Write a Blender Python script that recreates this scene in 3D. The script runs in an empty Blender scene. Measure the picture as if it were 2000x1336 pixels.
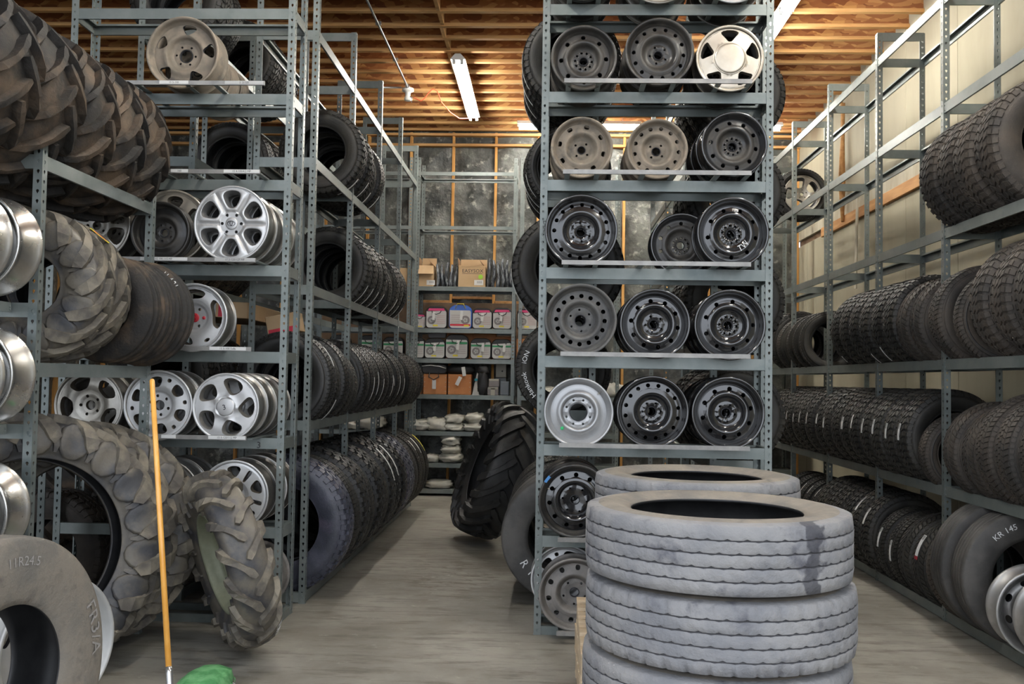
import bpy, math, random
from mathutils import Vector, Matrix
random.seed(7)
PI = math.pi
scn = bpy.context.scene
COL = scn.collection
sin, cos = math.sin, math.cos

# ---------------------------------------------------------------- camera
F_PX = 1800.0
H = 1.65
PSI, TH, RHO = 0.0373087, 0.0415875, 0.0165
fwd = Vector((-sin(PSI)*cos(TH), cos(PSI)*cos(TH), sin(TH)))
r0 = Vector((cos(PSI), sin(PSI), 0)); u0 = r0.cross(fwd)
rgt = r0*cos(RHO) + u0*sin(RHO); upv = u0*cos(RHO) - r0*sin(RHO)
cd = bpy.data.cameras.new('camera'); cam = bpy.data.objects.new('camera', cd); COL.objects.link(cam)
cd.sensor_fit = 'HORIZONTAL'; cd.sensor_width = 36.0; cd.lens = 36.0*F_PX/2000.0
cd.clip_start = 0.05; cd.clip_end = 200
cam.matrix_world = Matrix(((rgt.x, upv.x, -fwd.x, 0), (rgt.y, upv.y, -fwd.y, 0), (rgt.z, upv.z, -fwd.z, H), (0, 0, 0, 1)))
scn.camera = cam

# ---------------------------------------------------------------- world, exposure
w = bpy.data.worlds.new('daylight'); scn.world = w; w.use_nodes = True
nt = w.node_tree; bg = nt.nodes['Background']
tc = nt.nodes.new('ShaderNodeTexCoord'); sx = nt.nodes.new('ShaderNodeSeparateXYZ'); rp = nt.nodes.new('ShaderNodeValToRGB')
nt.links.new(tc.outputs['Generated'], sx.inputs[0]); nt.links.new(sx.outputs['Z'], rp.inputs[0]); nt.links.new(rp.outputs[0], bg.inputs[0])
rp.color_ramp.elements[0].position = 0.0; rp.color_ramp.elements[0].color = (0.80, 0.86, 0.95, 1)
rp.color_ramp.elements[1].position = 0.7; rp.color_ramp.elements[1].color = (0.84, 0.90, 1.0, 1)
bg.inputs['Strength'].default_value = 1.35
scn.view_settings.view_transform = 'Standard'; scn.view_settings.look = 'None'
scn.view_settings.gamma = 1.0; scn.view_settings.use_curve_mapping = False
scn.view_settings.exposure = 1.0

# ---------------------------------------------------------------- materials
def M(name, c1, c2=None, rough=0.6, metal=0.0, scale=6.0, thr=(0.35, 0.65), c3=None, s3=25.0, t3=(0.55, 0.7), bump=0.0, bscale=60.0,
      rnd=0.0, stretch=None, rough2=None, emit=None, spec=None, coat=0.0, alpha=None, detail=5.0):
    m = bpy.data.materials.new(name); m.use_nodes = True
    t = m.node_tree; N = t.nodes; L = t.links
    b = N['Principled BSDF']
    b.inputs['Roughness'].default_value = rough; b.inputs['Metallic'].default_value = metal
    if spec is not None: b.inputs['Specular IOR Level'].default_value = spec
    if coat: b.inputs['Coat Weight'].default_value = coat; b.inputs['Coat Roughness'].default_value = 0.15
    if alpha is not None: b.inputs['Alpha'].default_value = alpha
    if emit:
        b.inputs['Emission Color'].default_value = (*emit[0], 1); b.inputs['Emission Strength'].default_value = emit[1]
    if c2 is None and not bump and not rnd:
        b.inputs['Base Color'].default_value = (*c1, 1); return m
    tc = N.new('ShaderNodeTexCoord'); src = tc.outputs['Object']
    oi = N.new('ShaderNodeObjectInfo')
    mp = N.new('ShaderNodeMapping'); L.new(src, mp.inputs['Vector'])
    if stretch: mp.inputs['Scale'].default_value = stretch
    ad = N.new('ShaderNodeVectorMath'); ad.operation = 'ADD'
    sc = N.new('ShaderNodeVectorMath'); sc.operation = 'SCALE'; sc.inputs[0].default_value = (31, 17, 23); L.new(oi.outputs['Random'], sc.inputs['Scale'])
    L.new(mp.outputs[0], ad.inputs[0]); L.new(sc.outputs[0], ad.inputs[1]); vec = ad.outputs[0]
    def noise(s, d=detail):
        n = N.new('ShaderNodeTexNoise'); n.inputs['Scale'].default_value = s; n.inputs['Detail'].default_value = d; n.inputs['Roughness'].default_value = 0.6
        L.new(vec, n.inputs['Vector']); return n.outputs['Fac']
    def ramp(f, a, bb):
        r = N.new('ShaderNodeMapRange'); r.interpolation_type = 'SMOOTHSTEP'
        r.inputs['From Min'].default_value = a; r.inputs['From Max'].default_value = bb; L.new(f, r.inputs['Value']); return r.outputs[0]
    def mix(f, A, B):
        x = N.new('ShaderNodeMix'); x.data_type = 'RGBA'; L.new(f, x.inputs['Factor'])
        for inp, v in ((x.inputs[6], A), (x.inputs[7], B)):
            if isinstance(v, tuple): inp.default_value = (*v, 1)
            else: L.new(v, inp)
        return x.outputs[2]
    col = c1
    if c2 is not None:
        f = ramp(noise(scale), *thr); col = mix(f, c1, c2)
        if rough2 is not None:
            mr = N.new('ShaderNodeMapRange'); mr.inputs['To Min'].default_value = rough; mr.inputs['To Max'].default_value = rough2
            L.new(f, mr.inputs['Value']); L.new(mr.outputs[0], b.inputs['Roughness'])
    if c3 is not None: col = mix(ramp(noise(s3), *t3), col, c3)
    if rnd:
        hv = N.new('ShaderNodeHueSaturation'); mr = N.new('ShaderNodeMapRange')
        mr.inputs['To Min'].default_value = 1-rnd; mr.inputs['To Max'].default_value = 1+rnd
        L.new(oi.outputs['Random'], mr.inputs['Value']); L.new(mr.outputs[0], hv.inputs['Value'])
        if isinstance(col, tuple): hv.inputs['Color'].default_value = (*col, 1)
        else: L.new(col, hv.inputs['Color'])
        col = hv.outputs[0]
    if isinstance(col, tuple): b.inputs['Base Color'].default_value = (*col, 1)
    else: L.new(col, b.inputs['Base Color'])
    if bump:
        bp = N.new('ShaderNodeBump'); bp.inputs['Strength'].default_value = bump; bp.inputs['Distance'].default_value = 0.01
        L.new(noise(bscale, 4), bp.inputs['Height']); L.new(bp.outputs[0], b.inputs['Normal'])
    return m

MT = {}
MT['steel'] = M('painted_steel', (0.172, 0.198, 0.190), (0.218, 0.242, 0.232), rough=0.38, metal=0.35, scale=5, c3=(0.13, 0.16, 0.16), s3=3, t3=(0.55, 0.75), rnd=0.06)
MT['steel_warm'] = M('bare_steel', (0.24, 0.235, 0.225), (0.33, 0.32, 0.30), rough=0.42, metal=0.45, scale=9)
MT['tyre'] = M('black_rubber', (0.017, 0.0165, 0.015), (0.036, 0.033, 0.027), rough=0.6, scale=5, rnd=0.25, bump=0.15, bscale=90)
MT['tyre_new'] = M('new_black_rubber', (0.010, 0.010, 0.010), (0.022, 0.021, 0.019), rough=0.5, scale=5, rnd=0.2, bump=0.1, bscale=90)
MT['tyre_dust'] = M('dusty_rubber', (0.030, 0.027, 0.024), (0.075, 0.060, 0.047), rough=0.75, scale=4, thr=(0.3, 0.75), rnd=0.15, bump=0.2, bscale=80)
MT['tractor'] = M('tractor_rubber', (0.050, 0.050, 0.054), (0.135, 0.118, 0.092), rough=0.45, rnd=0.1, bump=0.15)
MT['tractor_lug'] = M('worn_lug_rubber', (0.09, 0.08, 0.068), (0.23, 0.20, 0.15), rough=0.7, scale=7, thr=(0.35, 0.7), bump=0.2)
MT['tractor_mud'] = M('muddy_rubber', (0.022, 0.020, 0.018), (0.13, 0.090, 0.058), rough=0.75, scale=3.2, thr=(0.42, 0.72), rnd=0.1, bump=0.4)
MT['tractor_new'] = M('dark_tractor_rubber', (0.014, 0.014, 0.014), (0.030, 0.029, 0.027), rough=0.55, scale=4, bump=0.1)
MT['truck'] = M('grey_dusty_rubber', (0.185, 0.187, 0.197), (0.275, 0.268, 0.262), rough=0.82, scale=5, thr=(0.3, 0.7), c3=(0.115, 0.115, 0.13), s3=7, t3=(0.56, 0.72), bump=0.6, bscale=40)
MT['truck_top'] = M('tan_dust_rubber', (0.17, 0.155, 0.135), (0.27, 0.235, 0.19), rough=0.9, scale=5, thr=(0.3, 0.7), c3=(0.09, 0.085, 0.08), s3=6, t3=(0.6, 0.75), bump=0.35, bscale=40)
MT['truck_smear'] = None
MT['groove'] = M('tread_groove', (0.085, 0.083, 0.088), rough=0.9)
MT['groove_black'] = M('dark_tread_groove', (0.012, 0.012, 0.012), rough=0.9)
MT['inside'] = M('tyre_inside', (0.018, 0.018, 0.019), (0.035, 0.035, 0.036), rough=0.5, scale=6)
MT['old_grey'] = M('weathered_truck_rubber', (0.15, 0.140, 0.122), (0.24, 0.21, 0.168), rough=0.85, scale=5, thr=(0.3, 0.7), c3=(0.075, 0.07, 0.066), s3=5, t3=(0.52, 0.72), bump=0.5, bscale=40)
MT['blk'] = M('gloss_black_enamel', (0.012, 0.012, 0.013), (0.03, 0.028, 0.026), rough=0.16, rough2=0.3, scale=4, thr=(0.45, 0.8), coat=0.6, spec=0.8)
MT['blk_dust'] = M('dusty_black_enamel', (0.022, 0.021, 0.02), (0.062, 0.055, 0.046), rough=0.3, rough2=0.7, scale=5, thr=(0.35, 0.75), spec=0.6)
MT['tan'] = M('tan_dusty_steel', (0.16, 0.138, 0.108), (0.29, 0.24, 0.185), rough=0.75, scale=6, thr=(0.3, 0.7), c3=(0.11, 0.10, 0.085), s3=5, t3=(0.58, 0.7), metal=0.1)
MT['rust_gray'] = M('grey_pitted_steel', (0.085, 0.085, 0.085), (0.145, 0.14, 0.13), rough=0.6, scale=6, c3=(0.28, 0.22, 0.16), s3=60, t3=(0.66, 0.74), metal=0.25, bump=0.2, bscale=120)
MT['pale'] = M('pale_dusty_steel', (0.17, 0.16, 0.15), (0.27, 0.25, 0.23), rough=0.6, scale=6, metal=0.35, c3=(0.09, 0.085, 0.08), s3=4, t3=(0.6, 0.75))
MT['silver'] = M('silver_paint', (0.36, 0.365, 0.37), (0.44, 0.44, 0.44), rough=0.38, metal=0.6, scale=4)
MT['alloy'] = M('bright_alloy', (0.55, 0.55, 0.55), (0.66, 0.66, 0.655), rough=0.40, metal=0.6, scale=3)
MT['alloy_dirty'] = M('dirty_alloy', (0.30, 0.28, 0.24), (0.52, 0.50, 0.46), rough=0.38, metal=0.75, scale=5, thr=(0.3, 0.7))
MT['alloy_beige'] = M('champagne_alloy', (0.52, 0.46, 0.37), (0.66, 0.61, 0.52), rough=0.36, metal=0.65, scale=4, c3=(0.26, 0.20, 0.14), s3=5, t3=(0.6, 0.8))
MT['pocket'] = M('grey_painted_pocket', (0.20, 0.20, 0.20), rough=0.5, metal=0.5)
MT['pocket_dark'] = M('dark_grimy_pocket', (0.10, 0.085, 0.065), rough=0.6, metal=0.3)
MT['barrel'] = M('barrel_metal', (0.40, 0.40, 0.39), (0.24, 0.23, 0.21), rough=0.32, metal=0.8, scale=6, stretch=(1, 4, 1))
MT['dark_barrel'] = M('dark_barrel_metal', (0.06, 0.058, 0.055), (0.12, 0.11, 0.10), rough=0.35, metal=0.5, scale=6)
MT['red'] = M('red_plastic', (0.42, 0.02, 0.03), rough=0.4)
MT['darkred'] = M('dark_red_paint', (0.12, 0.005, 0.01), rough=0.5)
MT['white'] = M('white_paper', (0.72, 0.72, 0.70), rough=0.7)
MT['plate'] = M('faded_white_paper', (0.5, 0.5, 0.49), rough=0.7)
MT['ink'] = M('black_ink', (0.03, 0.03, 0.035), rough=0.7)
MT['blue'] = M('blue_tape', (0.06, 0.22, 0.50), rough=0.6)
MT['yellow'] = M('yellow_sticker', (0.75, 0.62, 0.05), rough=0.5)
MT['green'] = M('green_sticker', (0.02, 0.45, 0.14), rough=0.5)
MT['lime'] = M('lime_sticker', (0.35, 0.65, 0.05), rough=0.5)
MT['redlab'] = M('red_label', (0.65, 0.03, 0.06), rough=0.5)
MT['teal'] = M('teal_print', (0.03, 0.30, 0.38), rough=0.5)
MT['chalk'] = M('white_chalk', (0.75, 0.76, 0.76), rough=0.8)
MT['chalk_dim'] = M('embossed_lettering', (0.30, 0.29, 0.275), rough=0.85)
MT['blue_rubber'] = M('bluish_worn_rubber', (0.040, 0.043, 0.058), (0.075, 0.078, 0.105), rough=0.42, scale=5, c3=(0.10, 0.085, 0.12), s3=3, t3=(0.55, 0.75), bump=0.2)
MT['plain_rubber'] = M('smooth_worn_rubber', (0.045, 0.043, 0.041), (0.085, 0.08, 0.074), rough=0.6, scale=4, rnd=0.1, bump=0.2)
MT['conc'] = None
MT['wood'] = M('pine_wood', (0.55, 0.28, 0.095), (0.68, 0.40, 0.16), rough=0.75, scale=3, stretch=(0.6, 5, 5), c3=(0.28, 0.12, 0.04), s3=2.2, t3=(0.68, 0.8), rnd=0.12)
MT['wood_pale'] = M('pallet_wood', (0.55, 0.42, 0.27), (0.65, 0.52, 0.36), rough=0.8, scale=4, stretch=(1, 8, 8), bump=0.2)
MT['stud'] = M('stud_wood', (0.50, 0.24, 0.06), (0.62, 0.33, 0.10), rough=0.75, scale=3, stretch=(5, 5, 0.5), rnd=0.1)
MT['ledger'] = M('ledger_wood', (0.38, 0.18, 0.06), (0.52, 0.28, 0.11), rough=0.75, scale=3, stretch=(5, 0.5, 5))
MT['insul'] = M('insulation_foil', (0.045, 0.047, 0.044), (0.125, 0.128, 0.115), rough=0.45, metal=0.3, scale=3.6, thr=(0.38, 0.62), c3=(0.30, 0.30, 0.265), s3=9, t3=(0.55, 0.72), bump=1.6, bscale=9, detail=10)
MT['drywall'] = M('cream_wall_panel', (0.31, 0.28, 0.20), (0.39, 0.355, 0.26), rough=0.8, scale=1.3, thr=(0.3, 0.7), c3=(0.27, 0.23, 0.16), s3=2.2, t3=(0.66, 0.85), stretch=(1, 1, 0.35))
MT['drywall_up'] = M('pale_wall_board', (0.46, 0.43, 0.34), (0.38, 0.33, 0.24), rough=0.8, scale=4, stretch=(1, 2, 0.5))
MT['board_brown'] = M('brown_hardboard', (0.17, 0.11, 0.07), (0.23, 0.15, 0.095), rough=0.8, scale=4)
MT['white_metal'] = M('white_enamel', (0.75, 0.75, 0.72), rough=0.4)
MT['tube'] = M('lit_fluorescent_tube', (1, 1, 1), rough=0.4, emit=((1.0, 0.97, 0.90), 64.0))
MT['plastic_w'] = M('white_porcelain', (0.7, 0.7, 0.66), rough=0.3)
MT['galv'] = M('galvanised_conduit', (0.35, 0.36, 0.36), rough=0.35, metal=0.8)
MT['cord'] = M('orange_cord_plastic', (0.75, 0.12, 0.04), rough=0.5)
MT['card'] = M('cardboard', (0.52, 0.35, 0.19), (0.58, 0.40, 0.23), rough=0.85, scale=3)
MT['card_in'] = M('cardboard_inside', (0.34, 0.21, 0.11), rough=0.9)
MT['card_or'] = M('orange_fibreboard', (0.52, 0.20, 0.07), (0.60, 0.26, 0.10), rough=0.7, scale=4)
MT['poly'] = M('clear_poly_bag', (0.32, 0.34, 0.36), (0.05, 0.055, 0.065), rough=0.2, scale=14, thr=(0.35, 0.6), c3=(0.55, 0.57, 0.58), s3=30, t3=(0.62, 0.7), bump=0.8, bscale=40, stretch=(2, 2, 0.6))
MT['sack'] = M('white_woven_sack', (0.60, 0.58, 0.50), (0.72, 0.70, 0.63), rough=0.8, scale=8, bump=0.6, bscale=14)
MT['case'] = M('black_carry_case', (0.02, 0.02, 0.022), rough=0.5)
MT['case_lab'] = M('pale_printed_panel', (0.56, 0.55, 0.53), rough=0.5)
MT['pink'] = M('pink_print', (0.70, 0.06, 0.20), rough=0.5)
MT['grn_band'] = M('green_print', (0.04, 0.30, 0.12), rough=0.5)
MT['blue_print'] = M('blue_print', (0.05, 0.14, 0.50), rough=0.5)
MT['grey_print'] = M('grey_print', (0.22, 0.20, 0.20), rough=0.5)
MT['grey_text'] = M('grey_small_print', (0.36, 0.30, 0.30), rough=0.6)
MT['grey_box'] = M('grey_plastic', (0.16, 0.18, 0.21), rough=0.5)
MT['beige_box'] = M('beige_plastic', (0.42, 0.40, 0.34), rough=0.5)
MT['handle'] = M('orange_varnished_wood', (0.72, 0.33, 0.05), (0.80, 0.40, 0.08), rough=0.3, scale=3, stretch=(8, 8, 0.6), coat=0.5)
MT['ferrule'] = M('bright_metal_ferrule', (0.6, 0.6, 0.6), rough=0.25, metal=0.9)
MT['grn_cloth'] = M('green_woven_plastic', (0.06, 0.25, 0.08), (0.16, 0.40, 0.17), rough=0.7, scale=14, bump=0.7, bscale=35)
MT['olive_rim'] = M('pale_green_rim_paint', (0.20, 0.21, 0.14), (0.30, 0.31, 0.22), rough=0.5, scale=4, metal=0.2)
MT['white_rim'] = M('worn_white_rim_paint', (0.46, 0.46, 0.45), (0.56, 0.56, 0.54), rough=0.5, scale=4, c3=(0.42, 0.32, 0.20), s3=3, t3=(0.64, 0.85), metal=0.25)
MT['polish'] = M('polished_rim_metal', (0.62, 0.62, 0.61), (0.42, 0.41, 0.38), rough=0.2, rough2=0.38, metal=0.95, scale=3)
MT['silver_rough'] = M('scuffed_silver_rim', (0.50, 0.50, 0.49), (0.30, 0.29, 0.28), rough=0.4, metal=0.7, scale=4, c3=(0.2, 0.17, 0.13), s3=20, t3=(0.66, 0.75))

def osb_mat():
    m = bpy.data.materials.new('oriented_strand_board'); m.use_nodes = True
    t = m.node_tree; N = t.nodes; L = t.links; b = N['Principled BSDF']; b.inputs['Roughness'].default_value = 0.8
    tc = N.new('ShaderNodeTexCoord'); mp = N.new('ShaderNodeMapping'); mp.inputs['Scale'].default_value = (9, 26, 26)
    ns = N.new('ShaderNodeTexNoise'); ns.inputs['Scale'].default_value = 4; L.new(tc.outputs['Object'], ns.inputs['Vector'])
    mx = N.new('ShaderNodeMix'); mx.data_type = 'VECTOR'; mx.inputs['Factor'].default_value = 0.12
    L.new(tc.outputs['Object'], mx.inputs[4]); L.new(ns.outputs['Color'], mx.inputs[5]); L.new(mx.outputs[1], mp.inputs['Vector'])
    v = N.new('ShaderNodeTexVoronoi'); v.inputs['Scale'].default_value = 1.0; L.new(mp.outputs[0], v.inputs['Vector'])
    sp = N.new('ShaderNodeSeparateColor'); L.new(v.outputs['Color'], sp.inputs[0])
    r = N.new('ShaderNodeValToRGB'); e = r.color_ramp.elements
    e[0].position = 0; e[0].color = (0.22, 0.07, 0.022, 1); e[1].position = 1; e[1].color = (0.60, 0.32, 0.11, 1)
    x = e.new(0.55); x.color = (0.40, 0.16, 0.05, 1)
    L.new(sp.outputs[0], r.inputs[0]); L.new(r.outputs[0], b.inputs['Base Color']); return m
MT['osb'] = osb_mat()
def smear_mat():
    m = MT['truck'].copy(); m.name = 'grey_rubber_with_dark_smear'; t = m.node_tree; N = t.nodes; L = t.links; b = N['Principled BSDF']
    src = b.inputs['Base Color'].links[0].from_socket
    tc = N.new('ShaderNodeTexCoord'); sx = N.new('ShaderNodeSeparateXYZ'); L.new(tc.outputs['Object'], sx.inputs[0])
    n = N.new('ShaderNodeTexNoise'); n.inputs['Scale'].default_value = 9; n.inputs['Detail'].default_value = 5; L.new(tc.outputs['Object'], n.inputs['Vector'])
    a = N.new('ShaderNodeMath'); a.operation = 'MULTIPLY_ADD'; L.new(n.outputs['Fac'], a.inputs[0]); a.inputs[1].default_value = 0.22; L.new(sx.outputs['X'], a.inputs[2])
    s = N.new('ShaderNodeMath'); s.operation = 'SUBTRACT'; L.new(a.outputs[0], s.inputs[0]); s.inputs[1].default_value = 0.365
    ab = N.new('ShaderNodeMath'); ab.operation = 'ABSOLUTE'; L.new(s.outputs[0], ab.inputs[0])
    r = N.new('ShaderNodeMapRange'); r.inputs['From Min'].default_value = 0.040; r.inputs['From Max'].default_value = 0.028; L.new(ab.outputs[0], r.inputs['Value'])
    z = N.new('ShaderNodeMath'); z.operation = 'GREATER_THAN'; L.new(sx.outputs['Z'], z.inputs[0]); z.inputs[1].default_value = 0.2
    mu = N.new('ShaderNodeMath'); mu.operation = 'MULTIPLY'; L.new(r.outputs[0], mu.inputs[0]); L.new(z.outputs[0], mu.inputs[1])
    m2 = N.new('ShaderNodeMath'); m2.operation = 'MULTIPLY'; L.new(mu.outputs[0], m2.inputs[0]); m2.inputs[1].default_value = 0.8
    x = N.new('ShaderNodeMix'); x.data_type = 'RGBA'; L.new(m2.outputs[0], x.inputs['Factor']); L.new(src, x.inputs[6]); x.inputs[7].default_value = (0.045, 0.045, 0.055, 1); L.new(x.outputs[2], b.inputs['Base Color'])
    return m
MT['truck_smear'] = smear_mat()

def concrete_mat():
    m = bpy.data.materials.new('stained_concrete'); m.use_nodes = True
    t = m.node_tree; N = t.nodes; L = t.links; b = N['Principled BSDF']
    tc = N.new('ShaderNodeTexCoord')
    def noise(s, d, vec=None, rough=0.6, dist=0.0):
        n = N.new('ShaderNodeTexNoise'); n.inputs['Scale'].default_value = s; n.inputs['Detail'].default_value = d
        n.inputs['Roughness'].default_value = rough; n.inputs['Distortion'].default_value = dist
        L.new(vec or tc.outputs['Object'], n.inputs['Vector']); return n.outputs['Fac']
    def ramp(f, a, bb, hi=1.0):
        r = N.new('ShaderNodeMapRange'); r.interpolation_type = 'SMOOTHSTEP'
        r.inputs['From Min'].default_value = a; r.inputs['From Max'].default_value = bb; r.inputs['To Max'].default_value = hi
        L.new(f, r.inputs['Value']); return r.outputs[0]
    def mix(f, A, B, mode='MIX'):
        x = N.new('ShaderNodeMix'); x.data_type = 'RGBA'; x.blend_type = mode; L.new(f, x.inputs['Factor'])
        for inp, v in ((x.inputs[6], A), (x.inputs[7], B)):
            if isinstance(v, tuple): inp.default_value = (*v, 1)
            else: L.new(v, inp)
        return x.outputs[2]
    def mul(a, bb):
        x = N.new('ShaderNodeMath'); x.operation = 'MULTIPLY'; L.new(a, x.inputs[0]); L.new(bb, x.inputs[1]); return x.outputs[0]
    mp = N.new('ShaderNodeMapping'); mp.inputs['Scale'].default_value = (0.6, 2.6, 1); L.new(tc.outputs['Object'], mp.inputs['Vector'])
    c = mix(ramp(noise(1.2, 8), 0.35, 0.68), (0.185, 0.170, 0.142), (0.31, 0.292, 0.252))
    c = mix(ramp(noise(4, 10, mp.outputs[0], 0.7), 0.47, 0.66, 0.75), c, (0.10, 0.088, 0.068))
    c = mix(ramp(noise(9, 8, None, 0.75), 0.58, 0.70, 0.6), c, (0.38, 0.36, 0.31))
    c = mix(ramp(noise(60, 3, None, 0.7), 0.63, 0.75, 0.35), c, (0.11, 0.10, 0.085))
    # scraped patch in the aisle: streaks running across
    sx = N.new('ShaderNodeSeparateXYZ'); L.new(tc.outputs['Object'], sx.inputs[0])
    def blob(cx, cy, rx, ry):
        q = N.new('ShaderNodeVectorMath'); q.operation = 'SUBTRACT'; L.new(tc.outputs['Object'], q.inputs[0]); q.inputs[1].default_value = (cx, cy, 0)
        q2 = N.new('ShaderNodeVectorMath'); q2.operation = 'DIVIDE'; L.new(q.outputs[0], q2.inputs[0]); q2.inputs[1].default_value = (rx, ry, 1)
        ln = N.new('ShaderNodeVectorMath'); ln.operation = 'LENGTH'; L.new(q2.outputs[0], ln.inputs[0])
        r = N.new('ShaderNodeMapRange'); r.interpolation_type = 'SMOOTHSTEP'; r.inputs['From Min'].default_value = 1.15; r.inputs['From Max'].default_value = 0.3
        L.new(ln.outputs['Value'], r.inputs['Value']); return r.outputs[0]
    mp2 = N.new('ShaderNodeMapping'); mp2.inputs['Scale'].default_value = (3, 9, 1); mp2.inputs['Rotation'].default_value = (0, 0, 0.15); L.new(tc.outputs['Object'], mp2.inputs['Vector'])
    st = ramp(noise(1.6, 8, mp2.outputs[0], 0.7, 0.6), 0.50, 0.60)
    c = mix(mul(blob(-0.75, 7.9, 0.62, 1.25), st), c, (0.12, 0.10, 0.075))
    st2 = ramp(noise(2.0, 7, mp2.outputs[0], 0.65, 0.3), 0.62, 0.68)
    c = mix(mul(blob(-0.85, 7.4, 0.55, 1.0), st2), c, (0.50, 0.48, 0.43))
    # saw-cut joints and hairline cracks
    def line(axis_out, pos, wdt):
        s = N.new('ShaderNodeMath'); s.operation = 'SUBTRACT'; L.new(axis_out, s.inputs[0]); s.inputs[1].default_value = pos
        a = N.new('ShaderNodeMath'); a.operation = 'ABSOLUTE'; L.new(s.outputs[0], a.inputs[0])
        l = N.new('ShaderNodeMath'); l.operation = 'LESS_THAN'; L.new(a.outputs[0], l.inputs[0]); l.inputs[1].default_value = wdt; return l.outputs[0]
    nz = noise(2.5, 4); am = N.new('ShaderNodeMath'); am.operation = 'MULTIPLY_ADD'; L.new(nz, am.inputs[0]); am.inputs[1].default_value = 0.10; L.new(sx.outputs['Y'], am.inputs[2])
    c = mix(line(am.outputs[0], 6.62, 0.006), c, (0.15, 0.135, 0.11))
    c = mix(line(am.outputs[0], 6.12, 0.003), c, (0.16, 0.14, 0.12))
    L.new(c, b.inputs['Base Color'])
    rr = N.new('ShaderNodeMapRange'); rr.inputs['To Min'].default_value = 0.38; rr.inputs['To Max'].default_value = 0.68; L.new(noise(3, 5), rr.inputs['Value'])
    L.new(rr.outputs[0], b.inputs['Roughness'])
    bp = N.new('ShaderNodeBump'); bp.inputs['Strength'].default_value = 0.12; bp.inputs['Distance'].default_value = 0.01; L.new(noise(30, 6), bp.inputs['Height']); L.new(bp.outputs[0], b.inputs['Normal'])
    return m
MT['conc'] = concrete_mat()

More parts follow.
